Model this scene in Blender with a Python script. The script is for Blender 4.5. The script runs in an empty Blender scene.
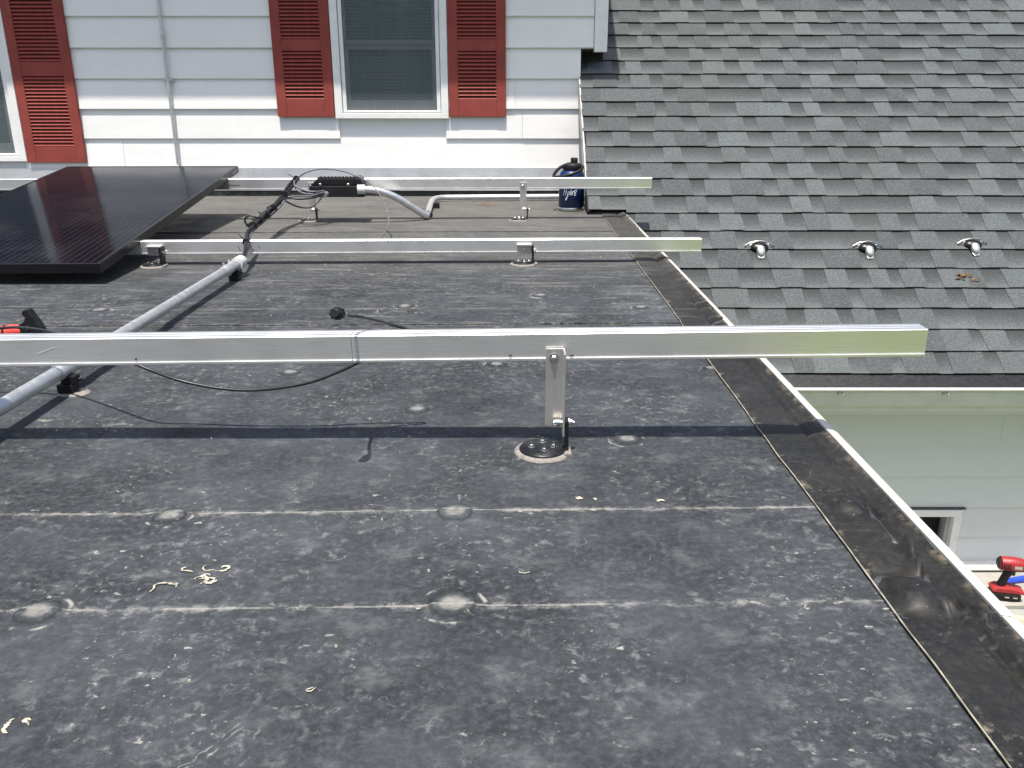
import bpy, math, random
from mathutils import Vector, Matrix, noise
R = math.radians
random.seed(7)
S = bpy.context.scene
COL = S.collection

# ------------------------------------------------------------------ camera, sky, sun, exposure
cam_d = bpy.data.cameras.new('camera'); cam = bpy.data.objects.new('camera', cam_d); COL.objects.link(cam)
cam_d.sensor_width = 36; cam_d.lens = 850/1024*36; cam_d.clip_start = .02; cam_d.clip_end = 2000
cam.location = (0, 0, .66); cam.rotation_euler = (R(90-18.78), 0, 0)
S.camera = cam
TO_SUN = Vector((-.050, -.275, 1)).normalized()
SUN_EL = math.asin(TO_SUN.z)
W = bpy.data.worlds.new('World'); S.world = W; W.use_nodes = True
nt = W.node_tree; nt.nodes.clear()
sky = nt.nodes.new('ShaderNodeTexSky'); sky.sky_type = 'NISHITA'; sky.sun_disc = False
sky.sun_elevation = SUN_EL; sky.sun_rotation = math.atan2(TO_SUN.x, TO_SUN.y); sky.air_density = 1.0; sky.dust_density = 3.0
bg = nt.nodes.new('ShaderNodeBackground'); bg.inputs[1].default_value = .14
wo = nt.nodes.new('ShaderNodeOutputWorld')
nt.links.new(sky.outputs[0], bg.inputs[0]); nt.links.new(bg.outputs[0], wo.inputs[0])
sd = bpy.data.lights.new('sun', 'SUN'); sd.energy = 4.5; sd.angle = R(.53); sd.color = (1, .955, .88)
so = bpy.data.objects.new('sun', sd); COL.objects.link(so)
so.rotation_euler = TO_SUN.to_track_quat('Z', 'Y').to_euler(); so.location = (0, -5, 12)
S.view_settings.view_transform = 'Standard'; S.view_settings.look = 'None'
S.view_settings.exposure = .66; S.view_settings.gamma = 1; S.view_settings.use_curve_mapping = False

# ------------------------------------------------------------------ mesh builder
class MB:
    def __init__(s): s.v = []; s.f = []; s.sm = []; s.mi = []
    def add(s, vs, fs, smooth=False, mi=0):
        o = len(s.v); s.v += [tuple(p) for p in vs]
        for f in fs: s.f.append(tuple(i+o for i in f)); s.sm.append(smooth); s.mi.append(mi)
        return s
    def box(s, x0, x1, y0, y1, z0, z1, M=None, mi=0):
        vs = [Vector(p) for p in ((x0,y0,z0),(x1,y0,z0),(x1,y1,z0),(x0,y1,z0),(x0,y0,z1),(x1,y0,z1),(x1,y1,z1),(x0,y1,z1))]
        if M is not None: vs = [M @ p for p in vs]
        return s.add(vs, [(0,3,2,1),(4,5,6,7),(0,1,5,4),(1,2,6,5),(2,3,7,6),(3,0,4,7)], False, mi)
    def prism(s, poly, a, b, axis='x', M=None, mi=0):
        # poly given in the other two axes
        n = len(poly); vs = []
        for t in (a, b):
            for p in poly:
                q = {'x': (t, p[0], p[1]), 'y': (p[0], t, p[1]), 'z': (p[0], p[1], t)}[axis]
                vs.append(Vector(q))
        if M is not None: vs = [M @ p for p in vs]
        fs = [tuple(range(n))[::-1], tuple(range(n, 2*n))] + [(i, (i+1) % n, n+(i+1) % n, n+i) for i in range(n)]
        return s.add(vs, fs, False, mi)
    def tube(s, pts, r, n=10, M=None, mi=0, flat=1.0):
        pts = [Vector(p) for p in pts]; m = len(pts)
        rs = r if isinstance(r, (list, tuple)) else [r]*m
        t0 = (pts[1]-pts[0]).normalized()
        ref = Vector((0,0,1)) if abs(t0.z) < .9 else Vector((0,1,0))
        u = t0.cross(ref).normalized(); vs = []; fs = []
        for i, p in enumerate(pts):
            t = (pts[min(i+1,m-1)]-pts[max(i-1,0)]).normalized()
            u = (u - t*u.dot(t)).normalized(); w = t.cross(u)
            for k in range(n):
                a = 2*math.pi*k/n
                vs.append(p + u*math.cos(a)*rs[i] + w*math.sin(a)*rs[i]*flat)
        if M is not None: vs = [M @ p for p in vs]
        for i in range(m-1):
            for k in range(n):
                fs.append((i*n+k, i*n+(k+1) % n, (i+1)*n+(k+1) % n, (i+1)*n+k))
        s.add(vs, fs, True, mi)
        return s.add([vs[k] for k in range(n)] + [vs[(m-1)*n+k] for k in range(n)], [tuple(range(n))[::-1], tuple(range(n,2*n))], False, mi)
    def lathe(s, prof, n=24, c=(0,0,0), M=None, mi=0, smooth=True, sy=1.0):
        vs = []; fs = []; m = len(prof)
        for r, z in prof:
            for k in range(n):
                a = 2*math.pi*k/n; p = Vector((c[0]+r*math.cos(a), c[1]+r*math.sin(a)*sy, c[2]+z)); vs.append(M @ p if M is not None else p)
        for i in range(m-1):
            for k in range(n): fs.append((i*n+k, i*n+(k+1) % n, (i+1)*n+(k+1) % n, (i+1)*n+k))
        s.add(vs, fs, smooth, mi)
        caps = []
        if prof[0][0] > 1e-4: caps.append(tuple(range(n))[::-1])
        if prof[-1][0] > 1e-4: caps.append(tuple(range((m-1)*n, m*n)))
        if caps:
            o = len(s.v)-len(vs)
            for cpt in caps: s.add([s.v[o+i] for i in cpt], [tuple(range(n))], False, mi)
        return s
    def mesh(s, name, mats):
        me = bpy.data.meshes.new(name); me.from_pydata(s.v, [], s.f)
        for m in (mats if isinstance(mats, (list, tuple)) else [mats]): me.materials.append(m)
        me.polygons.foreach_set('use_smooth', s.sm); me.polygons.foreach_set('material_index', s.mi); me.update()
        return me
    def build(s, name, mats, parent=None, loc=(0,0,0), rot=None, bevel=0):
        o = bpy.data.objects.new(name, s.mesh(name, mats)); COL.objects.link(o); o.location = loc
        if rot: o.rotation_euler = rot
        if parent: o.parent = parent
        if bevel:
            b = o.modifiers.new('bevel', 'BEVEL'); b.width = bevel; b.segments = 2; b.limit_method = 'ANGLE'; b.angle_limit = R(50)
        return o
    def build_world(s, name, mats, loc, bevel=0):       # vertices in world space, origin moved to loc
        s.v = [(x-loc[0], y-loc[1], z-loc[2]) for x, y, z in s.v]
        return s.build(name, mats, None, loc, None, bevel)
def rot(M_axis, deg, at=(0,0,0)):
    return Matrix.Translation(at) @ Matrix.Rotation(R(deg), 4, M_axis) @ Matrix.Translation([-a for a in at])
def tag(o, label=None, cat=None, group=None, kind=None):
    if label: o['label'] = label
    if cat: o['category'] = cat
    if group: o['group'] = group
    if kind: o['kind'] = kind
    return o
def empty(name, loc, label, cat, group=None, rz=0, kind=None):
    o = bpy.data.objects.new(name, None); COL.objects.link(o); o.location = loc; o.rotation_euler.z = rz; o.empty_display_size = .1
    return tag(o, label, cat, group, kind)
def inst(name, me, parent, loc, rot=None, scale=None):
    o = bpy.data.objects.new(name, me); COL.objects.link(o); o.parent = parent; o.location = loc
    if rot: o.rotation_euler = rot
    if scale: o.scale = scale
    return o
def copy_tree(o, parent=None):
    c = o.copy(); COL.objects.link(c); c.parent = parent
    for ch in list(o.children): copy_tree(ch, c)
    return c
def smooth_path(pts, n=6):        # Catmull-Rom
    P = [Vector(p) for p in pts]; out = []
    for i in range(len(P)-1):
        a = P[max(i-1,0)]; b = P[i]; c = P[i+1]; d = P[min(i+2,len(P)-1)]
        for k in range(n):
            t = k/n
            out.append(.5*((2*b)+(c-a)*t+(2*a-5*b+4*c-d)*t*t+(3*b-a-3*c+d)*t**3))
    out.append(P[-1]); return out

# ------------------------------------------------------------------ materials
class NT:
    def __init__(s, name):
        s.m = bpy.data.materials.new(name); s.m.use_nodes = True; s.t = s.m.node_tree
        s.b = s.t.nodes['Principled BSDF']
    def n(s, typ, **kw):
        x = s.t.nodes.new(typ)
        for k, v in kw.items(): setattr(x, k, v)
        return x
    def l(s, a, b): s.t.links.new(a, b)
    def val(s, v):
        x = s.n('ShaderNodeValue'); x.outputs[0].default_value = v; return x.outputs[0]
    def coord(s, kind='Object', scale=(1,1,1), rotz=0, loc=(0,0,0)):
        if kind == 'World': o = s.n('ShaderNodeNewGeometry').outputs['Position']
        else: o = s.n('ShaderNodeTexCoord').outputs[kind]
        mp = s.n('ShaderNodeMapping'); mp.inputs['Scale'].default_value = scale; mp.inputs['Rotation'].default_value = (0,0,rotz); mp.inputs['Location'].default_value = loc
        s.l(o, mp.inputs[0]); return mp.outputs[0]
    def noise(s, co, scale, detail=4, rough=.55, dist=0):
        x = s.n('ShaderNodeTexNoise'); x.inputs['Scale'].default_value = scale; x.inputs['Detail'].default_value = detail
        x.inputs['Roughness'].default_value = rough; x.inputs['Distortion'].default_value = dist
        s.l(co, x.inputs['Vector']); return x.outputs['Fac']
    def ramp(s, fac, a, b, va=0., vb=1.):
        x = s.n('ShaderNodeMapRange'); x.interpolation_type = 'SMOOTHSTEP'
        for i, v in zip((1,2,3,4), (a, b, va, vb)): x.inputs[i].default_value = v
        s.l(fac, x.inputs[0]); return x.outputs[0]
    def math(s, op, a, b=None, c=None):
        x = s.n('ShaderNodeMath'); x.operation = op
        for i, v in enumerate((a, b, c)):
            if v is None: continue
            if isinstance(v, (int, float)): x.inputs[i].default_value = v
            else: s.l(v, x.inputs[i])
        return x.outputs[0]
    def mix(s, fac, a, b):
        x = s.n('ShaderNodeMix'); x.data_type = 'RGBA'
        for i, v in ((0, fac), (6, a), (7, b)):
            if isinstance(v, (int, float)): x.inputs[i].default_value = v
            elif isinstance(v, (tuple, list)): x.inputs[i].default_value = (*v, 1)
            else: s.l(v, x.inputs[i])
        return x.outputs[2]
    def bump(s, h, strength=.3, dist=.002):
        x = s.n('ShaderNodeBump'); x.inputs['Strength'].default_value = strength; x.inputs['Distance'].default_value = dist
        s.l(h, x.inputs['Height']); s.l(x.outputs[0], s.b.inputs['Normal']); return x
    def set(s, color=None, rough=None, metal=None, spec=None, **kw):
        for k, v in (('Base Color', color), ('Roughness', rough), ('Metallic', metal), ('Specular IOR Level', spec)):
            if v is None: continue
            i = s.b.inputs[k]
            if isinstance(v, (tuple, list)): i.default_value = (*v, 1)
            elif isinstance(v, (int, float)): i.default_value = v
            else: s.l(v, i)
        for k, v in kw.items(): s.b.inputs[k.replace('_', ' ')].default_value = v
        return s.m
    def rand(s): return s.n('ShaderNodeObjectInfo').outputs['Random']

def simple(name, c, rough=.5, metal=0, var=.25, scale=30, bump=.1, bdist=.001, dirt=None, spec=.5, kind='Object'):
    t = NT(name); co = t.coord(kind)
    f = t.noise(co, scale, 5)
    a = tuple(x*(1-var) for x in c); b = tuple(min(1, x*(1+var)) for x in c)
    col = t.mix(t.ramp(f, .3, .7), a, b)
    if dirt:
        d = t.ramp(t.noise(co, dirt[1], 6, .65), .55, .75)
        col = t.mix(t.math('MULTIPLY', d, dirt[2]), col, dirt[0])
    if bump: t.bump(t.noise(co, scale*4, 4), bump, bdist)
    r = t.ramp(t.noise(co, scale*1.7, 4), .3, .7, rough*.85, min(1, rough*1.15))
    return t.set(col, r, metal, spec)

M = {}
def brushed(name, c, rough, axis='x', aniso=.6, dirt=.0, var=.1):
    t = NT(name)
    sc = {'x': (2, 160, 160), 'z': (160, 160, 2)}[axis]
    f = t.noise(t.coord('Object', sc), 6, 4)
    g = t.noise(t.coord('Object'), 9, 5)
    col = t.mix(t.ramp(f, .25, .75), tuple(x*(1-var) for x in c), tuple(min(1,x*(1+var)) for x in c))
    col = t.mix(t.math('MULTIPLY', t.ramp(g, .5, .8), .25), col, tuple(x*.7 for x in c))
    sp = t.ramp(t.noise(t.coord('Object', (9, 60, 60)), 2.2, 3), .72, .80)
    col = t.mix(t.math('MULTIPLY', sp, .3), col, (.25,.24,.22))
    t.bump(f, .05, .0003)
    return t.set(col, t.ramp(g, .3, .7, rough*.9, rough*1.15), .87, .5)
M['alu'] = brushed('aluminium', (.79,.785,.765), .37)
M['alu_post'] = brushed('aluminium_post', (.62,.60,.57), .42, 'z')
M['steel'] = simple('stainless_steel', (.62,.61,.58), .22, 1, .15, 60)
M['zinc'] = simple('galvanised_steel', (.62,.625,.62), .46, .85, .08, 30, .08, .0004, ((.36,.35,.33), 12, .3))
M['black_metal'] = simple('black_anodised_metal', (.012,.012,.013), .35, .3, .3, 40)
M['black_plastic'] = simple('black_plastic', (.010,.010,.011), .5, 0, .3, 50, spec=.3)
M['cable'] = simple('black_cable_jacket', (.016,.016,.018), .42, 0, .3, 40)
M['cable_grey'] = simple('grey_cable_jacket', (.12,.12,.135), .45, 0, .3, 40)
M['white_plastic'] = simple('white_plastic', (.50,.50,.48), .4, 0, .05, 20)
M['sealant'] = simple('dirty_grey_sealant', (.20,.185,.165), .7, 0, .25, 90, .5, .003, ((.15,.14,.12), 40, .6))
M['red'] = simple('red_tool_shell', (.29,.018,.02), .45, 0, .12, 30, .05, .0005, ((.2,.03,.03), 25, .5))
M['orange_red'] = simple('orange_red_tool_shell', (.75,.07,.05), .38, 0, .1, 30)
M['blue_plastic'] = simple('blue_plastic', (.02,.06,.55), .35, 0, .1, 30)
M['navy'] = simple('navy_powder_coat', (.004,.021,.085), .33, 0, .12, 200, .12, .0004)
M['jug_steel'] = simple('brushed_jug_steel', (.55,.54,.52), .28, 1, .1, 80)
M['wire_label'] = simple('white_printed_mark', (.82,.84,.86), .4, 0, .04, 30)

def wall_paint(name, c, rough=.42, kind='World'):
    t = NT(name); co = t.coord(kind)
    g = t.ramp(t.noise(t.coord(kind, (1.2, 1, 3)), 2.2, 5), .35, .75)
    col = t.mix(t.math('MULTIPLY', g, .35), c, tuple(x*y for x, y in zip(c, (.9,.9,.88))))
    st = t.ramp(t.noise(t.coord(kind, (14, 1, 1.1)), 3, 5, .6), .58, .8)
    col = t.mix(t.math('MULTIPLY', st, .22), col, tuple(x*.72 for x in c))
    sp = t.ramp(t.noise(co, 55, 2), .74, .78)
    col = t.mix(t.math('MULTIPLY', sp, .25), col, (.32,.3,.26))
    r = t.n('ShaderNodeMix'); r.data_type = 'RGBA'
    ob = t.ramp(t.rand(), 0, 1, .955, 1.0)
    mm = t.n('ShaderNodeVectorMath'); mm.operation = 'SCALE'; t.l(col, mm.inputs[0]); t.l(ob, mm.inputs['Scale'])
    t.bump(t.math('ADD', t.noise(t.coord(kind, (1, 1, 2)), 3.2, 3), t.math('MULTIPLY', t.noise(t.coord(kind, (3, 60, 60)), 4, 3), .05)), .25, .012)
    return t.set(mm.outputs[0], rough, 0, .4)
M['siding'] = wall_paint('white_siding_paint', (.83,.82,.79))
M['siding_wing'] = wall_paint('shaded_siding_paint', (.70,.715,.69))  # same white paint toned down, part of the wall's shade is in its colour
M['trim'] = simple('white_trim_paint', (.78,.78,.75), .42, 0, .04, 12, .05, .001, ((.45,.42,.36), 18, .25))
M['gutter'] = simple('white_gutter_enamel', (.60,.61,.57), .35, 0, .05, 10, .04, .001, ((.4,.38,.32), 14, .3))
M['gutter_in'] = simple('dirty_gutter_trough', (.11,.11,.11), .7, 0, .35, 14, .3, .002, ((.05,.045,.035), 20, .7))
M['sash'] = simple('grey_window_sash', (.34,.36,.37), .45, 0, .06, 14)
M['frame_line'] = simple('window_gasket', (.05,.05,.05), .6)
M['flash'] = simple('mill_aluminium_flashing', (.72,.73,.74), .36, .55, .06, 8, .1, .004, ((.5,.5,.48), 9, .4))
M['drip'] = simple('white_drip_edge_metal', (.50,.48,.43), .42, 0, .1, 14, .08, .001, ((.30,.24,.15), 19, .75), kind='World')
M['shutter'] = simple('red_shutter_paint', (.255,.050,.038), .65, 0, .1, 8, .06, .001, ((.31,.09,.07), 10, .3), .3)
M['shutter_shade'] = simple('louver_gap_shade', (.022,.008,.007), .8)  # near-black red standing in for the shade between louvers
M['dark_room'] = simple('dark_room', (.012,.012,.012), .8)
M['blind'] = simple('window_blind_slat', (.82,.85,.84), .6, 0, .08, 6)
M['soffit'] = simple('soffit_paint', (.7,.7,.67), .5)
M['wood'] = simple('rough_lumber', (.3,.22,.14), .8)
M['deckwall'] = simple('foundation_stucco', (.55,.54,.5), .8)
M['caulk'] = simple('dusty_tan_caulk', (.27,.245,.19), .85, 0, .35, 50)
M['debris'] = simple('tan_flakes', (.42,.37,.27), .85, 0, .4, 60)
M['chalk'] = simple('dried_pale_adhesive', (.38,.35,.265), .85, 0, .5, 90, .3, .001)
M['leaf_litter'] = simple('brown_leaf_litter', (.12,.07,.035), .85, 0, .4, 60)
M['lowroof'] = simple('white_coated_roof', (.30,.285,.255), .7, 0, .14, 9, .2, .004, ((.30,.26,.2), 9, .6))
M['lowgrey'] = simple('grey_coated_roof', (.25,.255,.235), .7, 0, .14, 9, .2, .004, ((.25,.24,.2), 9, .6))
M['lid'] = simple('yellowed_plastic_lid', (.33,.31,.24), .5, 0, .1, 14)
M['bark'] = simple('bark', (.1,.075,.05), .9)

def glass(name, tint, a=.45):
    t = NT(name)
    tr = t.n('ShaderNodeBsdfTransparent'); tr.inputs[0].default_value = (*tint, 1)
    gl = t.n('ShaderNodeBsdfGlossy'); gl.inputs['Roughness'].default_value = .02; gl.inputs[0].default_value = (.9,.95,.95,1)
    fr = t.n('ShaderNodeFresnel'); fr.inputs[0].default_value = 1.52
    bp = t.n('ShaderNodeBump'); bp.inputs['Strength'].default_value = .05; bp.inputs['Distance'].default_value = .02
    t.l(t.noise(t.coord('Object'), 3, 2), bp.inputs['Height']); t.l(bp.outputs[0], gl.inputs['Normal'])
    mx = t.n('ShaderNodeMixShader'); f2 = t.math('MULTIPLY', fr.outputs[0], 1.0)
    t.l(f2, mx.inputs[0]); t.l(tr.outputs[0], mx.inputs[1]); t.l(gl.outputs[0], mx.inputs[2])
    t.l(mx.outputs[0], t.t.nodes['Material Output'].inputs[0]); return t.m
def screen_mat():
    t = NT('insect_screen'); tr = t.n('ShaderNodeBsdfTransparent'); df = t.n('ShaderNodeBsdfDiffuse'); df.inputs[0].default_value = (.15,.175,.18,1)
    mx = t.n('ShaderNodeMixShader'); t.l(t.ramp(t.noise(t.coord('Object', (30,1,1)), 6, 3), .3, .7, .32, .38), mx.inputs[0]); t.l(tr.outputs[0], mx.inputs[1]); t.l(df.outputs[0], mx.inputs[2])
    t.l(mx.outputs[0], t.t.nodes['Material Output'].inputs[0]); return t.m
M['screen'] = screen_mat()
M['pane'] = glass('window_glass', (.84,.90,.91))

# rubber membrane: grey-blue EPDM, chalky smears, seam lines, brown dust where water sits by the wall
SK = .0205           # seams run at a slight skew
def membrane(name, base=((.0248,.0272,.0302), (.0425,.0467,.0512)), tape=False, plate=False):
    t = NT(name); P = t.coord('World')
    geo = t.n('ShaderNodeNewGeometry'); sx = t.n('ShaderNodeSeparateXYZ'); t.l(geo.outputs['Position'], sx.inputs[0])
    X, Yc = sx.outputs[0], sx.outputs[1]
    col = t.mix(t.ramp(t.noise(P, 5.5, 6, .62), .32, .68), base[0], base[1])
    big = t.ramp(t.noise(t.coord('World', (1,1.3,1), .4, (3,1,0)), 1.7, 5, .6), .34, .66, .74, 1.18)
    sc = t.n('ShaderNodeVectorMath'); sc.operation = 'SCALE'; t.l(col, sc.inputs[0]); t.l(big, sc.inputs['Scale']); col = sc.outputs[0]
    fine = t.ramp(t.noise(P, 85, 5, .7), .38, .72)
    col = t.mix(t.math('MULTIPLY', fine, .38), col, tuple(min(1, x*2.1) for x in base[1]))
    # broad chalky haze, in brush-like streaks
    st = t.ramp(t.noise(t.coord('World', (1, 1.25, 1), .25), 13, 8, .70, .2), .50, .74)
    col = t.mix(t.math('MULTIPLY', st, .34 if not tape else .09), col, (.175,.178,.18))
    st2 = t.ramp(t.noise(t.coord('World', (1, 1.1, 1), -.2), 42, 7, .72, .3), .52, .68)
    g2 = t.ramp(t.noise(P, 3.2, 6, .68), .42, .58, .12, 1)
    col = t.mix(t.math('MULTIPLY', t.math('MULTIPLY', st2, g2), .42 if not tape else .07), col, (.235,.238,.236))
    dk = t.ramp(t.noise(t.coord('World', (1, 1.4, 1), .5), 7, 6, .7, .5), .52, .72)
    col = t.mix(t.math('MULTIPLY', dk, .38 if not tape else .2), col, tuple(x*.62 for x in base[0]))
    # scuffs: thin curly marks
    vo = t.n('ShaderNodeTexVoronoi'); vo.feature = 'DISTANCE_TO_EDGE'; vo.inputs['Scale'].default_value = 7.5
    wn = t.n('ShaderNodeTexNoise'); wn.inputs['Scale'].default_value = 9; wn.inputs['Detail'].default_value = 4; t.l(P, wn.inputs['Vector'])
    ad = t.n('ShaderNodeVectorMath'); ad.operation = 'MULTIPLY_ADD'; t.l(wn.outputs['Color'], ad.inputs[0]); ad.inputs[1].default_value = (.22,.22,.0); t.l(P, ad.inputs[2])
    t.l(ad.outputs[0], vo.inputs['Vector'])
    line = t.ramp(vo.outputs['Distance'], .0, .016, 1, 0)
    gate = t.math('MULTIPLY', t.ramp(t.noise(P, 5, 3), .53, .66), t.ramp(t.noise(P, 60, 3), .42, .62))
    col = t.mix(t.math('MULTIPLY', t.math('MULTIPLY', line, gate), .42 if not tape else .15), col, (.34,.33,.31))
    # chalk specks in clusters
    sp = t.ramp(t.noise(t.coord('World', (1,1.5,1)), 48, 3, .6), .64, .71)
    clus = t.ramp(t.noise(P, 3.1, 5, .65), .46, .60)
    col = t.mix(t.math('MULTIPLY', t.math('MULTIPLY', sp, clus), .62 if not tape else .1), col, (.38,.36,.32))
    sp2 = t.ramp(t.noise(P, 130, 2, .5), .70, .75)
    col = t.mix(t.math('MULTIPLY', t.math('MULTIPLY', sp2, clus), .5 if not tape else .2), col, (.42,.40,.35))
    bl = t.math('MULTIPLY', t.ramp(t.noise(t.coord('World', (1,1.5,1), .3, (9,4,0)), 30, 7, .72, .4), .62, .72), t.ramp(t.noise(P, 1.9, 3), .46, .60))
    col = t.mix(t.math('MULTIPLY', bl, .7 if not tape else .06), col, (.36,.345,.30))
    # dust settled toward the house
    dust = t.math('MULTIPLY', t.ramp(Yc, 2.6, 4.9), t.ramp(t.noise(t.coord('World', (.6,1.6,1)), 3.5, 5), .25, .75, .55, 1))
    col = t.mix(t.math('MULTIPLY', dust, .60 if not tape else .3), col, (.150,.141,.126))
    dl = t.ramp(t.noise(t.coord('World', (.8, 7, 1)), 4.5, 6, .65), .52, .72)
    col = t.mix(t.math('MULTIPLY', t.math('MULTIPLY', dl, t.ramp(Yc, 1.9, 2.9)), .40), col, (.26,.25,.23))
    ys = t.math('MULTIPLY_ADD', X, -SK, Yc)      # y with the skew taken out
    if not tape:
        wob = t.math('MULTIPLY_ADD', t.noise(P, 14, 3), .012, -.006)
        yw = t.math('ADD', ys, wob)
        for y0, w, g0, s0, cl in ((1.283,.0075,.40,.75,(.46,.43,.36)), (1.002,.0075,.44,.72,(.46,.44,.38)), (2.70,.014,.40,.7,(.36,.35,.31)), (2.50,.010,.36,.75,(.40,.38,.34)), (3.02,.012,.5,.4,(.3,.3,.28)), (4.31,.02,.40,.55,(.34,.31,.26)), (1.86,.012,.56,.35,(.3,.3,.3))):
            d = t.math('ABSOLUTE', t.math('SUBTRACT', yw, y0))
            m = t.math('MULTIPLY', t.ramp(t.math('MULTIPLY_ADD', t.noise(P, 38, 4, .7), w*.9, t.math('SUBTRACT', d, w*.45)), w*.1, w*.8, 1, 0), t.ramp(t.noise(t.coord('World', (1,1,1), 0, (y0*7,0,0)), 13, 6, .75), g0, g0+.24))
            m = t.math('MULTIPLY', m, t.ramp(t.noise(P, 70, 4, .7), .36, .60, .25, 1))
            col = t.mix(t.math('MULTIPLY', m, s0*.6), col, tuple(q*.72 for q in cl))
            if y0 < 1.5:      # lumps of dried bonding glue squeezed out along the lap
                gb = t.math('MULTIPLY', t.ramp(d, .004, .013, 1, 0), t.ramp(t.noise(t.coord('World', (1,1.8,1), 0, (y0*3,2,0)), 26, 6, .7), .60, .70))
                col = t.mix(t.math('MULTIPLY', gb, .8), col, (.42,.395,.33))
                halo = t.math('MULTIPLY', t.ramp(d, .002, .015, 1, 0), t.ramp(t.noise(t.coord('World', (1,1.2,1), 0, (y0,5,0)), 34, 7, .74), .47, .62))
                col = t.mix(t.math('MULTIPLY', halo, .45), col, (.27,.268,.255))
                ln = t.math('MULTIPLY', t.ramp(t.math('ABSOLUTE', t.math('SUBTRACT', t.math('MULTIPLY_ADD', t.noise(P, 30, 5, .7), .006, ys), y0+.004)), .0005, .0026, 1, 0), t.ramp(t.noise(t.coord('World', (1,1,1), 0, (y0*11,0,0)), 6.5, 7, .75), .44, .62, .06, 1))
                col = t.mix(t.math('MULTIPLY', ln, .55), col, (.33,.32,.29))
    else:
        e = t.ramp(X, .624, .637, 0, 1)
        m = t.math('MULTIPLY', e, t.ramp(t.noise(P, 26, 5, .7), .45, .68))
        col = t.mix(t.math('MULTIPLY', m, .55), col, (.26,.21,.14))
        e2 = t.ramp(X, .512, .535, 1, 0)
        m2 = t.math('MULTIPLY', e2, t.ramp(t.noise(P, 30, 5, .7), .55, .68))
        col = t.mix(t.math('MULTIPLY', m2, .5), col, (.30,.26,.19))
    if plate:
        g = t.n('ShaderNodeTexCoord'); sp3 = t.n('ShaderNodeSeparateXYZ'); t.l(g.outputs['Object'], sp3.inputs[0])
        rr = t.math('SQRT', t.math('ADD', t.math('POWER', sp3.outputs[0], 2), t.math('POWER', sp3.outputs[1], 2)))
        rn = t.math('MULTIPLY_ADD', t.noise(P, 55, 4), .012, rr)
        core = t.math('MULTIPLY', t.ramp(rn, .020, .034, 1, 0), t.ramp(t.noise(P, 70, 5, .7), .3, .62, .45, 1))
        col = t.mix(t.math('MULTIPLY', core, .62), col, (.27,.26,.235))
        ring = t.math('MULTIPLY', t.ramp(t.math('ABSOLUTE', t.math('SUBTRACT', rn, .044)), 0, .007, 1, 0), .6)
        col = t.mix(ring, col, tuple(x*.62 for x in base[0]))
        out = t.math('MULTIPLY', t.ramp(t.math('ABSOLUTE', t.math('SUBTRACT', rn, .060)), 0, .006, 1, 0), t.ramp(t.noise(P, 22, 4, .6), .52, .62))
        col = t.mix(t.math('MULTIPLY', out, .6), col, (.40,.385,.34))
    hb = t.math('ADD', t.math('MULTIPLY', t.noise(P, 6, 4), 1.0), t.math('MULTIPLY', t.noise(P, 220, 4, .7), .10))
    t.bump(hb, .35, .006)
    ro = t.ramp(t.noise(P, 9, 5), .3, .7, .55, .75) if not tape else t.ramp(t.noise(P, 9, 5), .3, .7, .36, .52)
    return t.set(col, ro, 0, .08 if not tape else .26)
M['epdm'] = membrane('weathered_rubber_membrane')
M['tape'] = membrane('rubber_cover_tape', ((.0105,.0098,.0088), (.019,.0178,.0155)), tape=True)
M['plate'] = membrane('membrane_over_plate', plate=True)

# shingles
def shingle_mat(name, recessed):
    t = NT(name)
    oi = t.rand()
    cr = t.n('ShaderNodeValToRGB'); t.l(oi, cr.inputs[0]); e = cr.color_ramp.elements
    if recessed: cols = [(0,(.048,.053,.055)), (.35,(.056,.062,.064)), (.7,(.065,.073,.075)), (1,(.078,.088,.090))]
    else: cols = [(0,(.048,.053,.055)), (.3,(.060,.067,.069)), (.6,(.073,.082,.084)), (1,(.096,.108,.109))]
    e[0].position = 0; e[0].color = (*cols[0][1], 1); e[1].position = 1; e[1].color = (*cols[-1][1], 1)
    for p, c in cols[1:-1]: q = e.new(p); q.color = (*c, 1)
    P = t.coord('World')
    col = cr.outputs[0]
    g = t.noise(P, 250, 4, .75)
    col = t.mix(t.ramp(g, .30, .48, .62, 0), col, (.025,.026,.026))
    col = t.mix(t.ramp(g, .53, .72, 0, .6), col, (.27,.285,.28))
    bl = t.ramp(t.noise(P, 13, 4), .3, .7)
    col = t.mix(t.math('MULTIPLY', bl, .28), col, (.060,.064,.065))
    g3 = t.noise(P, 130, 4, .8)
    col = t.mix(t.ramp(g3, .36, .50, .65, 0), col, (.034,.036,.037)); col = t.mix(t.ramp(g3, .52, .66, 0, .5), col, (.19,.21,.212))
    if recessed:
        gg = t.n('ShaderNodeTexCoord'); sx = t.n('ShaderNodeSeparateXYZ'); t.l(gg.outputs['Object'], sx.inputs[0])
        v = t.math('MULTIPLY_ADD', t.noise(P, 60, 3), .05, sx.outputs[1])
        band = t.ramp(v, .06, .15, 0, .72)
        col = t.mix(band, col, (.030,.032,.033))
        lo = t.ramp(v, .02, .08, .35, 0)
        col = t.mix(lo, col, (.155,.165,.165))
    mo = t.ramp(t.noise(P, 1.3, 4), .45, .7)
    col = t.mix(t.math('MULTIPLY', mo, .25), col, (.072,.074,.072))
    t.bump(g, .7, .0025)
    return t.set(col, .85, 0, .25)
M['sh_hi'] = shingle_mat('shingle_granules', False)
M['sh_lo'] = shingle_mat('shingle_granules_shadow_band', True)
M['asphalt'] = simple('asphalt_cut_edge', (.012,.012,.012), .8)

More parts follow.
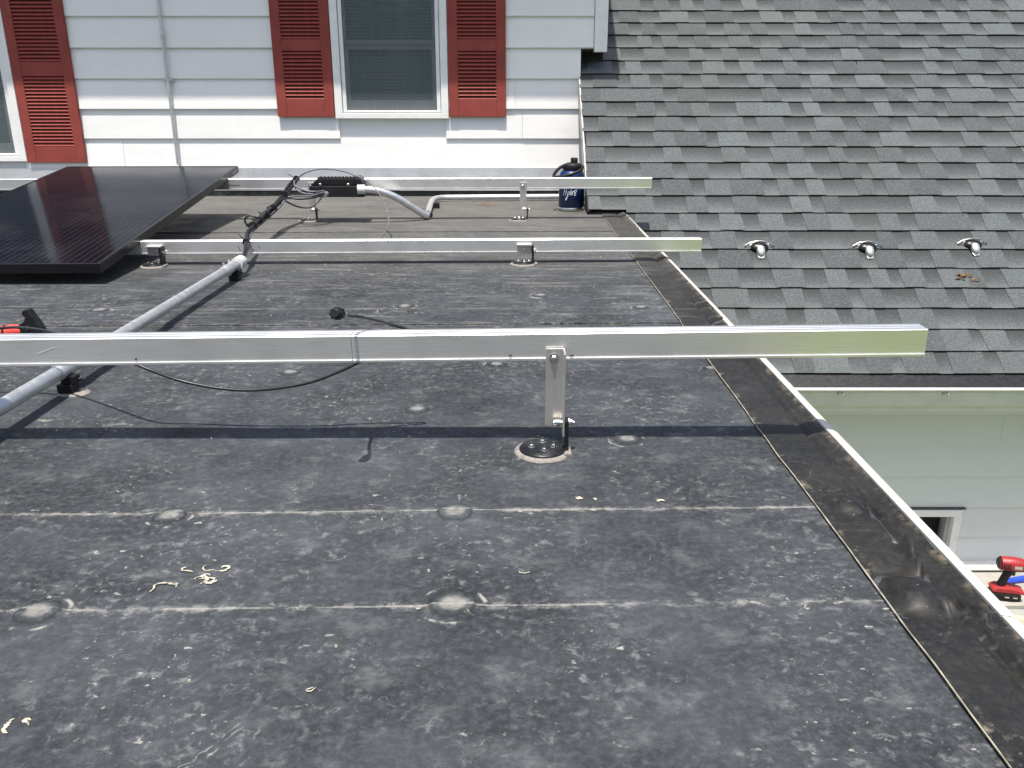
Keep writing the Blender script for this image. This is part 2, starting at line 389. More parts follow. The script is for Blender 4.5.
def cells():
    t = NT('solar_cells_under_glass'); tc = t.n('ShaderNodeTexCoord'); sx = t.n('ShaderNodeSeparateXYZ'); t.l(tc.outputs['Object'], sx.inputs[0])
    X, Y_ = sx.outputs[0], sx.outputs[1]
    def lines(v, period, w):
        m = t.math('ABSOLUTE', t.math('SUBTRACT', t.math('FRACT', t.math('DIVIDE', v, period)), .5))
        return t.ramp(m, w, w*2.0, 1, 0)
    f1 = lines(X, .0284, .05); f2 = lines(Y_, .083, .012); f3 = lines(X, .151, .006)
    col = t.mix(t.math('MULTIPLY', f1, .55), (.0040,.0045,.0075), (.032,.034,.042))
    col = t.mix(t.math('MULTIPLY', t.math('MAXIMUM', f2, f3), .5), col, (.016,.016,.018))
    d = t.ramp(t.noise(t.coord('Object'), 3.5, 5), .45, .8)
    col = t.mix(t.math('MULTIPLY', d, .06), col, (.2,.2,.2))
    return t.set(col, t.ramp(t.noise(t.coord('Object'), 5, 4), .3, .7, .06, .12), 0, .5, IOR=1.16)
M['cells'] = cells()
M['pframe'] = simple('black_anodised_frame', (.016,.016,.018), .33, .5, .15, 30)

t = NT('lawn_grass'); P = t.coord('World')
col = t.mix(t.ramp(t.noise(P, .25, 5), .3, .7), (.105,.138,.022), (.140,.170,.036))
col = t.mix(t.math('MULTIPLY', t.ramp(t.noise(P, 14, 4), .4, .7), .5), col, (.15,.18,.06)); t.bump(t.noise(P, 25, 4), 1, .05)
M['lawn'] = t.set(col, .9, 0, .2)
t = NT('leaves'); col = t.mix(t.ramp(t.noise(t.coord('World'), .9, 3), .3, .7), (.028,.06,.016), (.075,.13,.035)); M['leaf'] = t.set(col, .6, 0, .3)

# ================================================================== SETTING
lawn = MB(); lawn.add([(-400,-400,-3.6),(400,-400,-3.6),(400,400,-3.6),(-400,400,-3.6)], [(0,1,2,3)])
tag(lawn.build('lawn', M['lawn']), 'green lawn around the house far below the roof', 'lawn', kind='structure')

# ---- flat roof: deck + overlapping rubber sheets + cover tape + drip edge
YW = 5.9
deck = MB(); deck.box(-6, .628, -2.2, YW, -.16, -.02)
deck.box(-6, .60, -2.1, YW, -3.6, -.16)
roof = tag(deck.build('flat_roof', M['deckwall']), 'dark grey rubber membrane roof in front of the white wall, scuffed and chalky', 'flat roof', kind='structure')
def sheet(y0, y1, top, x0=-6, x1=.60, nx=70, ny=50, mat='epdm'):
    b = MB(); vs = []; fs = []
    for j in range(ny+1):
        for i in range(nx+1):
            x = x0+(x1-x0)*i/nx; y = y0+(y1-y0)*j/ny
            y += x*SK
            z = top + .0014*noise.noise((x*3, y*3, 1.7)) + .0008*noise.noise((x*9, y*9, 5.1))
            vs.append((x, y, z))
    for j in range(ny):
        for i in range(nx):
            a = j*(nx+1)+i; fs.append((a, a+1, a+nx+2, a+nx+1))
    b.add(vs, fs, True)
    k = len(vs)
    lo = [(vs[i][0], vs[i][1], vs[i][2]-.006) for i in range(nx+1)]      # front cut edge
    b.add([vs[i] for i in range(nx+1)] + lo, [(i+nx+1, i+nx+2, i+1, i) for i in range(nx)])
    return b.build('membrane_sheet', M[mat], roof)
sheet(-2.1, 2.60, 0)
sheet(2.50, 4.40, .0045)
sheet(4.31, YW+.1, .009)
# fastener plates telegraphing through the membrane
pm = MB(); pm.lathe([(.066,-.0012),(.060,-.0004),(.052,.0008),(.044,.0010),(.038,.0030),(.034,.0050),(.026,.0054),(.016,.0046),(.007,.0040),(.0,.0036)], 40)
pme = pm.mesh('fastener_plate', M['plate'])
for i, (x, y, s) in enumerate([(-.565,1.259,.85), (-.095,1.273,.95), (-.081,1.003,1.05), (-.638,.984,.95), (-.21,1.762,.85), (-.039,2.094,.8), (.232,1.59,.9), (.505,2.06,.6), (-.35,2.714,.9), (.097,2.874,.9), (-1.324,2.66,.9), (-.557,2.027,.85), (.42,2.70,.8)]):
    inst('fastener_plate', pme, roof, (x, y, 0 if y < 2.5 else .0045), (0,0,random.random()*6), (s*.78, s*.78, .8))
# cover tape with puckers along the right edge
def tape_strip():
    b = MB(); nx, ny = 26, 620; y0, y1 = -2.1, 4.93; vs = []; fs = []
    for j in range(ny+1):
        for i in range(nx+1):
            u = i/nx; y = y0+(y1-y0)*j/ny
            xe = .514 + .0035*noise.noise((0, y*2.2, 3)) + .0015*noise.noise((0, y*11, 8))
            x = xe + (.640-xe)*u
            z = .0065 + (.009 if y > 4.31 else .0045 if y > 2.5 else 0)
            z += .010*max(0, (u-.72)/.28)**1.5
            z += -.0075*math.exp(-((u-.70-.05*noise.noise((y*1.5,0,0)))/.035)**2)*(1+.5*noise.noise((y*5,1,1)))
            amp = .5+.5*noise.noise((y*1.4, 2, 9))
            z += .006*amp*noise.noise((u*2.4+y*1.3, y*4.2-u*2, 4))*min(1, u*4)*min(1,(1-u)*4)
            for (px, py, h, r) in ((.560,1.02,.018,.036), (.566,1.30,.014,.030), (.605,1.14,.012,.020), (.57,1.72,.006,.035), (.565,2.2,.006,.035)):
                d2 = ((x-px)**2 + ((y-py)*.8)**2)/r**2
                z += h*(math.exp(-d2*1.3) - .5*math.exp(-((d2**.5-1.35)*2.6)**2))
            for (ax, ay, bx, by, h, w) in ((.53,1.10,.592,1.082,.015,.006), (.592,1.082,.606,1.17,.017,.006), (.592,1.0,.628,.74,.016,.007), (.60,1.05,.618,.95,.015,.006), (.575,.955,.53,.965,.005,.005), (.60,1.45,.61,1.25,.005,.007), (.585,1.36,.60,1.30,.005,.006)):
                A = Vector((ax,ay)); B = Vector((bx,by)); p = Vector((x,y)); tt = max(0, min(1, (p-A).dot(B-A)/(B-A).length_squared))
                z += h*math.exp(-((p-A-(B-A)*tt).length/w)**2)
            vs.append((x, y, z))
    for j in range(ny):
        for i in range(nx):
            a = j*(nx+1)+i; fs.append((a, a+1, a+nx+2, a+nx+1))
    b.add(vs, fs, True)
    e = [vs[j*(nx+1)] for j in range(ny+1)]
    b.add(e+[(x-.001, y, z-.008) for x, y, z in e], [(j, j+1, j+ny+2, j+ny+1) for j in range(ny)])
    return b.build('cover_tape', M['tape'], roof)
tape_strip()
# grey sealant bead on the tape edge
bead = MB(); bp = [(.513+.0035*noise.noise((0, y*2.2, 3))+.0015*noise.noise((0, y*11, 8)), y, (.0035 if y < 2.5 else .008 if y < 4.31 else .0125)) for y in [-2.1+i*.03 for i in range(234)]]
bead.tube([(x, y, z+.0012) for x, y, z in bp], [.0012*(1+.6*noise.noise((p[1]*19,0,2))) for p in bp], 6); bead.build('seam_caulk', M['caulk'], roof)
# drip edge
de = MB(); prof = [(.637,.019),(.650,.017),(.660,.012),(.662,.004),(.662,-.12),(.668,-.13),(.659,-.118),(.658,0.0),(.637,.012)]
ys = [-2.1, .95, 3.2, 4.90]
for a, bb in zip(ys[:-1], ys[1:]):
    d = MB(); d.prism([(x, z) for x, z in prof], a+.0012, bb-.0012, 'y'); d.build('drip_edge', M['drip'], roof)
fb = MB(); fb.box(.629, .655, -2.1, 4.85, -.15, .0); fb.build('fascia_board', M['trim'], roof)
# flakes and dried glue lying on the membrane, too many to count
fl = MB(); rnd = random.Random(3)
def flake(x, y, r, z=.0035):
    n = rnd.randint(5, 7); a0 = rnd.random()*6; st = rnd.uniform(.35, 1)
    ring = []
    for k in range(n):
        a = a0+2*math.pi*k/n; q = r*rnd.uniform(.55, 1.1); ring.append((x+q*math.cos(a), y+q*math.sin(a)*st))
    fl.add([(px, py, z-.003) for px, py in ring]+[(x+(px-x)*.7, y+(py-y)*.7, z+r*.10) for px, py in ring], [tuple(range(n, 2*n))]+[(i, (i+1) % n, n+(i+1) % n, n+i) for i in range(n)])
for k in range(170):
    y = .62+rnd.random()**1.6*3.8; xm = .5; x = rnd.uniform(-.75*y-.2, xm)
    if noise.noise((x*2.2, y*2.2, 11)) < .08: continue
    flake(x, y, rnd.uniform(.0008, .0021)*(1+.25*y), .0035 + (.0045 if y > 2.52 else 0))
o = fl.build('tan_flake', M['debris'], roof); o['kind'] = 'stuff'
gl = MB()
def squiggle(cx, cy, L, w, seed, curl=1.3, head=None):
    r2 = random.Random(seed); p = [Vector((cx, cy, .004))]; a = r2.random()*6.28 if head is None else head
    for k in range(9):
        a = a+.42*(1 if seed % 2 else -1)+r2.uniform(-curl, curl)*.6 if head is None else head+r2.uniform(-curl, curl); p.append(p[-1]+Vector((math.cos(a), math.sin(a)*.8, 0))*L/9)
    p = smooth_path(p, 3); m = len(p)-1; gl.tube([(q.x, q.y, .0016) for q in p], [w*(.15+1.0*math.sin(math.pi*min(1, max(0, i/m)))**.6)*r2.uniform(.45, 1.15) for i, q in enumerate(p)], 6, flat=.22)
for i, (x, y, L, w) in enumerate([(-.475,1.045,.075,.0034), (-.455,1.065,.06,.0030), (-.435,1.090,.055,.003), (-.425,1.065,.05,.0028), (-.45,1.105,.045,.002), (-.465,1.085,.04,.0024), (-.435,1.055,.05,.0022), (-.445,1.07,.03,.002), (-.48,1.05,.02,.002), (-.55,.755,.04,.0042), (-.535,.775,.03,.003), (-.23,.83,.03,.0016), (.12,1.322,.02,.006), (.145,1.319,.012,.004), (.262,1.315,.022,.0040), (.025,1.087,.026,.0015)]):
    on_seam = abs(y-x*SK-1.283) < .02 or abs(y-x*SK-1.002) < .012
    squiggle(x, y, L*(1.15 if on_seam else .85), w*(.6 if on_seam else .8), i*7+1, .35 if on_seam else 1.3, .02 if on_seam else None)
o = gl.build('dried_glue', M['chalk'], roof); o['kind'] = 'stuff'

# low white roof at the foot of the wing wall
lr = MB(); lr.box(.68, 3.5, 3.90, 4.27, -2.08, -1.900); lr.build  # top band
low = tag(lr.build('low_roof', M['lowroof']), 'low pale roof strip at the foot of the shaded wall, holding the cordless drill', 'roof', kind='structure')
q = MB(); q.box(.68, 3.5, 3.3, 3.897, -2.08, -1.914); q.build('grey_panel', M['lowgrey'], low)
q = MB(); q.box(.68, 3.5, 3.872, 3.905, -1.912, -1.893); q.build('edge_strip', M['lowroof'], low)
q = MB(); q.box(.7, 3.4, 3.35, 4.2, -3.6, -2.08); q.build('wall', M['deckwall'], low)

# ================================================================== HOUSE (white wall)
house = empty('house', (0, YW, 0), 'white clapboard house wall with red louvered shutters behind the flat roof', 'house')
def H(b, name, mat, bevel=0, parent=None):      # world coordinates -> child of the house
    b.v = [(x, y-YW, z) for x, y, z in b.v]
    return b.build(name, M[mat], parent or house, bevel=bevel)
OPEN = [(-4.05, -3.245, .238, 1.60), (-1.162, -.417, .512, 1.75)]
b = MB(); xs_ = [-8, -4.0, -3.29, -1.11, -.467, .43]
for i in range(5):
    if i in (0, 2, 4): b.box(xs_[i], xs_[i+1], YW+.004, YW+.12, -.1, 2.6)
b.box(-4.0, -3.29, YW+.004, YW+.12, -.1, .27); b.box(-4.0, -3.29, YW+.004, YW+.12, 1.57, 2.6)
b.box(-1.11, -.467, YW+.004, YW+.12, -.1, .55); b.box(-1.11, -.467, YW+.004, YW+.12, 1.72, 2.6)
b.box(.43, .575, YW+.004, YW+.12, .941, 2.6); b.box(.43, .53, YW+.004, YW+.12, -.1, .73); H(b, 'wall', 'siding')
b = MB(); b.box(-8, .575, YW+.122, YW+6, -3.6, 2.6); H(b, 'side_wall', 'siding')
# siding boards, one per course and length
PITCH = .188
def board(x0, x1, z0, h=PITCH, flare=.016):
    b = MB(); b.prism([(YW-flare, z0+.001), (YW-flare+.005, z0-.004), (YW+.002, z0-.004), (YW+.002, z0+h), (YW-.003, z0+h+.006), (YW-flare, z0+.004)], x0, x1, 'x')
    return H(b, 'siding_board', 'siding')
z = .197; k = 0
joints = {0: [-2.60], 1: [-.0+.07], 2: [.02], 3: [], 4: [], 5: [-2.9], 6: [0], 7: [], 8: [-1]}
while z < 2.2:
    x1 = .52 if z < .74 else .447 if z < .90 else .527
    xs = [-8] + joints.get(k, []) + [x1]
    for a, c in zip(xs[:-1], xs[1:]):
        fl0 = .016+random.uniform(-.002,.002); segs = [(a, c)]
        for ox0, ox1, oz0, oz1 in OPEN:
            if z+PITCH > oz0+.03 and z < oz1: segs = [t_ for s0, s1 in segs for t_ in ((s0, min(s1, ox0+.02)), (max(s0, ox1-.02), s1)) if t_[1]-t_[0] > .01]
        for s0, s1 in segs: board(s0, s1-.0015, z, flare=fl0)
    z += PITCH; k += 1
b = MB(); b.box(.529, .612, YW-.030, YW+.05, .922, 2.4); H(b, 'corner_board', 'trim', .003)
b = MB(); b.box(.43, .60, YW+.0505, YW+.125, .918, .9395); b.box(.43, .527, YW+.001, YW+.0505, .929, .9395); H(b, 'overhang_shade_soffit', 'asphalt')  # underside in black so the shade below the overhang is in its colour
b = MB(); b.box(.43, .60, YW+.105, YW+.1205, .78, .917); H(b, 'flashing_and_shade_fill', 'asphalt')  # added dark box, paints the shadow in the corner above the shingles
# metal flashing and dark upturn at the base
b = MB(); b.prism([(YW-.022, .048), (YW-.020, .196), (YW+.003, .200), (YW+.003, .06), (YW-.018, .046)], -8, -.72, 'x'); H(b, 'base_flashing', 'flash')
b = MB(); b.prism([(YW-.026, .047), (YW-.024, .197), (YW+.003, .201), (YW+.003, .06), (YW-.021, .045)], -.76, .455, 'x'); H(b, 'base_flashing', 'flash')
b = MB(); b.box(-8, .44, YW-.006, YW+.003, .0, .07); H(b, 'rubber_upturn', 'tape')
# eave with soffit, fascia, gutter and roof slope
EY = 5.498
b = MB(); b.box(-8, .615, EY+.02, YW, 2.31, 2.33); H(b, 'soffit', 'soffit')
b = MB(); b.box(-8, .615, EY, EY+.02, 2.28, 2.50); H(b, 'fascia', 'trim')
b = MB()
gp = [(EY-.005,2.44),(EY-.005,2.335),(EY-.06,2.335),(EY-.075,2.36),(EY-.095,2.40),(EY-.105,2.44),(EY-.10,2.44),(EY-.09,2.40),(EY-.06,2.345),(EY-.012,2.345),(EY-.012,2.44)]
b.prism(gp[::-1], -8, .615, 'x'); H(b, 'gutter', 'gutter')
b = MB(); b.prism([(EY-.06,2.46),(EY-.06,2.50),(YW+6,5.6),(YW+6,5.5)], -8, .62, 'x'); H(b, 'roof', 'asphalt')

def window(x0, x1, z0, z1, zmeet, blind=True, sashdark=False):
    w = MB(); Y0 = YW-.016; c = .048
    w.box(x0, x0+c, Y0-.018, YW+.02, z0, z1); w.box(x1-c, x1, Y0-.018, YW+.02, z0, z1); w.box(x0+c, x1-c, Y0-.018, YW+.02, z0, z0+.036)
    root = H(w, 'window', 'trim', .003)
    i = MB(); a, bb, zz = x0+c+.004, x1-c-.004, z0+.040
    i.box(a, a+.024, Y0-.006, YW+.02, zz, z1); i.box(bb-.024, bb, Y0-.006, YW+.02, zz, z1); i.box(a+.024, bb-.024, Y0-.006, YW+.02, zz, zz+.012)
    H(i, 'frame', 'trim', .002, root)
    a += .026; bb -= .026; zz += .014
    def sash(za, zb, yy, bot, top, side):
        s_ = MB(); s_.box(a, a+side, yy, yy+.02, za, zb); s_.box(bb-side, bb, yy, yy+.02, za, zb)
        s_.box(a+side, bb-side, yy, yy+.02, za, za+bot); s_.box(a+side, bb-side, yy, yy+.02, zb-top, zb)
        H(s_, 'sash', 'sash', .002, root)
        p = MB(); p.box(a+side, bb-side, yy+.008, yy+.012, za+bot, zb-top); H(p, 'pane', 'pane', 0, root)
    sash(zz, zmeet-.001, YW-.004, .062, .026, .026)
    sash(zmeet+.001, z1, YW-.010, .030, .03, .018)
    sc_ = MB(); sc_.box(a, bb, YW-.0165, YW-.0155, zz, z1); H(sc_, 'insect_screen', 'screen', 0, root)
    if blind:
        sl = MB(); sl.box(-.5, .5, -.011, .011, -.0006, .0006); sme = None
        nz = int((z1-zz)/.021)
        tilt = 48
        sl = MB(); sl.box(-.5, .5, -.0125, .0125, -.0006, .0006, Matrix.Rotation(R(tilt), 4, 'X')); sme = sl.mesh('blind_slat', M['blind'])
        for k in range(nz):
            z_ = zz+.012+k*.021
            inst('blind_slat', sme, root, ((a+bb)/2+random.uniform(-.001,.001), .050, z_), (0, R(random.uniform(-.12,.12)), 0), (bb-a-.01, 1, 1))
        for f_ in (.3, .7):
            cd = MB(); xx = a+(bb-a)*f_; cd.box(xx-.002, xx+.002, YW+.030, YW+.032, zz, z1); H(cd, 'blind_cord', 'blind', 0, root)
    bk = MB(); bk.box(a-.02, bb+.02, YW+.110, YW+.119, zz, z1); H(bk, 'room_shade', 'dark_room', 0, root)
    return root
# the wall slab is cut away behind the glazing: recess boxes are simply set into the slab
window(-1.162, -.417, .512, 1.75, .965)
window(-4.05, -3.245, .238, 1.60, .70)
def shutter(x0, x1, z0, secs, z1):
    Yb = YW-.015; th = .022; st = .062
    f = MB()
    f.box(x0, x0+st, Yb-th, Yb, z0, z1); f.box(x1-st, x1, Yb-th, Yb, z0, z1)
    zz = [z0]+[v for s_ in secs for v in s_]
    edges = [(z0, secs[0][0])]+[(secs[i][1], secs[i+1][0]) for i in range(len(secs)-1)]+[(secs[-1][1], z1)]
    for a, c in edges:
        if c-a > .003: f.box(x0+st, x1-st, Yb-th+.0015, Yb-.001, a, c)
    root = H(f, 'shutter', 'shutter', .0025)
    bk = MB(); bk.box(x0+st-.002, x1-st+.002, Yb-.004, Yb-.002, z0+.01, z1); H(bk, 'louver_shade_plate', 'shutter_shade', 0, root)  # dark plate that paints the shade seen in the louver gaps
    lm = MB(); lm.box(-.5, .5, -.0025, .0025, -.0105, .0105, Matrix.Rotation(R(-42), 4, 'X')); lme = lm.mesh('louver', M['shutter'])
    for a, c in secs:
        n = max(1, round((c-a)/.0225))
        for k in range(n):
            inst('louver', lme, root, ((x0+x1)/2, Yb-th*.55-YW, a+(k+.5)*(c-a)/n), None, (x1-x0-2*st+.004, 1, 1))
    return root
shutter(-3.240, -2.850, .232, [(.335,.775),(.862,1.34)], 1.42)
shutter(-1.541, -1.167, .524, [(.628,.928),(.998,1.42)], 1.5)
shutter(-.412, -.040, .524, [(.628,.928),(.998,1.42)], 1.5)

# conduit running up the house wall
wc = MB(); wc.tube([(0,0,.02),(0,0,1.05),(0,0,2.25)], .0100, 12)
wcr = empty('wall_conduit', (-2.237, YW-.034, .20), 'thin grey conduit running straight up the white siding left of the centre shutter', 'conduit')
wc.build('tube', M['zinc'], wcr)
s_ = MB(); s_.box(-.034, -.009, -.002, .016, .545, .567); s_.box(.009, .034, -.002, .016, .545, .567); s_.lathe([(.0115,.545),(.0115,.567)], 12); s_.build('strap', M['zinc'], wcr)
s_ = MB(); s_.lathe([(.0112,.80),(.0125,.805),(.0125,.845),(.0112,.85)], 12); s_.build('coupling', M['zinc'], wcr)

# ================================================================== HOUSE WING (shingled roof, gutter, shaded wall)
AL = R(38); SE = .1385; CA, SA = math.cos(AL), math.sin(AL)
D0, Z0 = 4.905, 0.0                        # the slope crosses the flat roof's level here
N0 = 7.83
wing = empty('house_wing', (2.6, 4.3, -1.9), 'lower wing with grey dimensional shingle roof, white gutter and pale shaded siding', 'house')
WL = Vector((2.6, 4.3, -1.9))
def Wg(b, name, mat, bevel=0, parent=None, mats=None):
    b.v = [(x-WL.x, y-WL.y, z-WL.z) for x, y, z in b.v]
    return b.build(name, mats or M[mat], parent or wing, bevel=bevel)
def slope(n, off=0.):                        # point on the slope at course n, off = height along the normal
    return (D0+(n-N0)*SE*CA-off*SA, (n-N0)*SE*SA+off*CA)
# deck (two pieces: beside the flat roof and above it)
def deckpiece(x0, x1, n0, n1):
    b = MB(); p = [slope(n0, -.004), slope(n1, -.004), slope(n1, -.03), slope(n0, -.03)]
    b.prism(p, x0, x1, 'x'); return Wg(b, 'roof_deck', 'asphalt')
deckpiece(.672, 6.5, -.35, 40); deckpiece(.452, .671, 8.3, 40)
RX0, RX1 = .445, 6.2
# shared shingle meshes: bottom edge at v=0, seen length SE, hidden headlap above
def shingle_mesh(kind, splay):
    L = SE+.035; th = .0055 if kind else .0030; lift = .0092
    s2 = splay
    b = MB(); base = [( -.5, 0), (.5, 0), (.5-s2, L), (-.5+s2, L)]
    zb = lambda v: lift*(1-v/SE)
    top = [(x, v, zb(v)+th) for x, v in base]; bot = [(x, v, zb(v)-.001 if kind else zb(v)-.008) for x, v in base]
    b.add(top+bot, [(0,1,2,3)], False, 0); o = [(4,5,1,0),(5,6,2,1),(7,4,0,3)]
    b.f += [tuple(i for i in f) for f in o]; b.sm += [False]*3; b.mi += [1]*3
    return b.mesh('shingle', [M['sh_hi' if kind else 'sh_lo'], M['asphalt']])
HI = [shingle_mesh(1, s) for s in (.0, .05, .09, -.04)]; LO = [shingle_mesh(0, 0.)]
rs = random.Random(21)
pieces = []
NC = 34
for n in range(0, NC):
    x = RX0-rs.uniform(0,.12) if n >= 8 else .66-rs.uniform(0,.1); lim = .445 if n >= 8 else .670
    hi = rs.random() < .5
    while x < RX1:
        w = rs.choice((.09,.11,.13,.15,.18)) if hi else rs.choice((.08,.10,.13,.16,.20))
        x0 = max(x, lim); x1 = x+w
        if n == 8 and x0 < .66 < x1: x1 = .66
        if x1-x0 > .02: pieces.append((n, x0, x1, hi))
        x = x1; hi = (not hi) if rs.random() > .13 else hi
def vis(p):
    n, x0, x1, hi = p; y, z = slope(n); xm = (x0+x1)/2
    c, s_ = math.cos(R(18.78)), math.sin(R(18.78)); dep = y*c-(z-.66)*s_
    vv = y*s_+(z-.66)*c
    px = 512+850*xm/dep; py = 384-850*vv/dep
    inside = -30 < px < 1060 and -20 < py < 420
    return (0 if inside else 1, dep)
pieces.sort(key=vis)
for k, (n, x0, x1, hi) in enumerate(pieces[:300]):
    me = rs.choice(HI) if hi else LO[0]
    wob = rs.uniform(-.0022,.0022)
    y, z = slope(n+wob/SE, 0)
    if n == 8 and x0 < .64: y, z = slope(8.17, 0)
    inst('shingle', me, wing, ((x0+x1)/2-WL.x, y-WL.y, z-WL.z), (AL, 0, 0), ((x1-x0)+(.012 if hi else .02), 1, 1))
# everything beyond the first 300 in one mesh per tone so the random tint still varies
rest = pieces[300:]
def shingle_rest(rest):
    b = MB(); MR = Matrix.Rotation(AL, 4, 'X')
    for n, x0, x1, hi in rest:
        me = rs.choice(HI) if hi else LO[0]
        y, z = slope(n+rs.uniform(-.0022,.0022)/SE, 0); sx = (x1-x0)+(.012 if hi else .02)
        T = Matrix.Translation(((x0+x1)/2-WL.x, y-WL.y, z-WL.z)) @ MR @ Matrix.Diagonal((sx,1,1,1))
        tone = rs.randint(0, 4)
        o = len(b.v); b.v += [tuple(T @ v.co) for v in me.vertices]
        for p in me.polygons:
            b.f.append(tuple(i+o for i in p.vertices)); b.sm.append(False); b.mi.append(10 if p.material_index else tone+(0 if hi else 5))
    return b
def fixed_tone(src, name, val):
    m = src.copy(); m.name = name
    for nd in m.node_tree.nodes:
        if nd.type == 'OBJECT_INFO':
            v = m.node_tree.nodes.new('ShaderNodeValue'); v.outputs[0].default_value = val
            for lk in list(nd.outputs['Random'].links): m.node_tree.links.new(v.outputs[0], lk.to_socket)
        if nd.type == 'TEX_COORD' and nd.outputs['Object'].links: pass
    return m
tones = [fixed_tone(M['sh_hi'], 'shingle_granules_tone', v) for v in (.05,.28,.5,.72,.95)]
def lo_tone(v):      # band is found from the distance up the slope instead of object coordinates
    m = fixed_tone(M['sh_lo'], 'shingle_band_tone', v); T = m.node_tree
    for nd in list(T.nodes):
        if nd.type == 'TEX_COORD' and nd.outputs['Object'].links:
            lks = list(nd.outputs['Object'].links)
            g = T.nodes.new('ShaderNodeNewGeometry'); d = T.nodes.new('ShaderNodeVectorMath'); d.operation = 'DOT_PRODUCT'
            T.links.new(g.outputs['Position'], d.inputs[0]); d.inputs[1].default_value = (0, CA, SA)
            a = T.nodes.new('ShaderNodeMath'); a.operation = 'SUBTRACT'; T.links.new(d.outputs['Value'], a.inputs[0]); a.inputs[1].default_value = D0*CA-N0*SE
            mo = T.nodes.new('ShaderNodeMath'); mo.operation = 'FLOORED_MODULO'; T.links.new(a.outputs[0], mo.inputs[0]); mo.inputs[1].default_value = SE
            cb = T.nodes.new('ShaderNodeCombineXYZ'); T.links.new(mo.outputs[0], cb.inputs[1])
            for lk in lks: T.links.new(cb.outputs[0], lk.to_socket)
    return m
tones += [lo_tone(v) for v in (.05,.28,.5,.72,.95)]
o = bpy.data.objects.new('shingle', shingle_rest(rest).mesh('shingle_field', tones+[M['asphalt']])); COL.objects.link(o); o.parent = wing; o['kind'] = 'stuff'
f_ = MB(); f_.box(.446, .668, 4.945, 5.3, -.15, .012); Wg(f_, 'roof_deck', 'asphalt')
# rake trim along the cut left edge of the slope
p0 = slope(8.0, .012); p1 = slope(21, .012)
rk = MB(); rk.prism([slope(9.6, .010), slope(24, .010), slope(24, -.10), slope(9.6, -.10)], .434, .442, 'x'); Wg(rk, 'rake_trim', 'drip')
rk = MB(); rk.prism([slope(8.1, .008), slope(9.58, .008), slope(9.58, -.10), slope(8.6, -.10)], .434, .442, 'x'); Wg(rk, 'flashing_and_shade_fill', 'asphalt')  # dark step flashing at the lower end of the cut edge
# drip edge, fascia, gutter
p = slope(-.55, .004)
b = MB(); b.prism([slope(-.62,.006), slope(.2,.003), slope(.2,-.006), slope(-.55,-.006), (slope(-.55)[0]+.004, slope(-.55)[1]-.04)], .675, 6.3, 'x'); Wg(b, 'drip_edge', 'black_metal')
b = MB(); b.box(.675, 6.3, 4.035, 4.06, -.86, -.715); Wg(b, 'fascia', 'trim')
GY = 4.03; zt = -.705
gp = [(GY, zt+.0), (GY, zt-.105), (GY-.050, zt-.105), (GY-.060, zt-.098), (GY-.074, zt-.060), (GY-.090, zt-.022), (GY-.094, zt-.006), (GY-.108, zt-.005), (GY-.112, zt+.001), (GY-.108, zt+.007), (GY-.092, zt+.007), (GY-.088, zt-.006), (GY-.084, zt-.022), (GY-.068, zt-.060), (GY-.048, zt-.092), (GY-.006, zt-.092), (GY-.004, zt+.0)]
n_ = len(gp); b = MB()
vs = [(x, y, z) for x in (.680, 6.3) for y, z in gp]
mi = [0]*n_
for i in range(n_):
    b.add([vs[i], vs[(i+1) % n_], vs[n_+(i+1) % n_], vs[n_+i]], [(0,3,2,1)], False, 1 if 10 <= i <= 15 else 0)
Wg(b, 'gutter', None, mats=[M['gutter'], M['gutter_in']])
for x in (1.615, 2.13, 2.66):
    h_ = MB(); h_.box(x-.006, x+.006, GY-.084, GY, zt-.030, zt-.026); h_.tube([(x+.006, GY-.085, zt-.020), (x+.006, GY-.118, zt-.026)], .005, 8); h_.tube([(x-.012, GY-.085, zt-.022), (x-.012, GY-.104, zt-.026)], .007, 8)
    Wg(h_, 'gutter_hanger', 'zinc')
# wing wall and siding
YR = 4.3
b = MB(); b.box(.69, 1.60, YR+.004, YR+.15, -3.6, -.70); b.box(2.50, 6.2, YR+.004, YR+.15, -3.6, -.70); b.box(1.60, 2.50, YR+.004, YR+.15, -3.6, -2.1); b.box(1.60, 2.50, YR+.004, YR+.15, -1.52, -.70)
b.box(.69, 6.2, YR+.6, YR+.62, -3.6, -.6)
Wg(b, 'wall', 'siding_wing')
b = MB(); b.box(.69, 6.3, 4.06, YR+.002, -.868, -.86); Wg(b, 'soffit', 'soffit')
zs = [-1.9+.187*k for k in range(6)]
for k, z0 in enumerate(zs):
    cuts = {4: [2.66], 3: [4.6], 2: [4.1]}.get(k, [3.4])
    spans = [(.69, cuts[0]), (cuts[0], 6.2)]
    if k <= 1: spans = [(.69, 1.56), (2.526, 6.2)]
    elif k == 2: pass
    for a, c in spans:
        bb = MB(); fl_ = .018+random.uniform(-.0015,.0015)
        z1_ = z0+.187
        bb.prism([(YR-fl_, z0+.003), (YR-fl_+.009, z0-.004), (YR+.002, z0-.004), (YR+.002, z1_), (YR-.003, z1_+.005), (YR-fl_, z0+.006)], a, c-.0015, 'x'); Wg(bb, 'siding_board', 'siding_wing')
b = MB(); c = .045
b.box(1.56, 1.56+c, YR-.03, YR+.03, -2.1, -1.535); b.box(2.525-c, 2.525, YR-.03, YR+.03, -2.1, -1.535); b.box(1.56+c, 2.525-c, YR-.03, YR+.03, -1.535-c, -1.535); b.box(1.56+c, 2.525-c, YR-.03, YR+.03, -2.1, -2.05)
win = Wg(b, 'window', 'trim', .003)
def Wc(bb, name, mat):
    bb.v = [(x-WL.x, y-WL.y, z-WL.z) for x, y, z in bb.v]; return bb.build(name, M[mat], win)
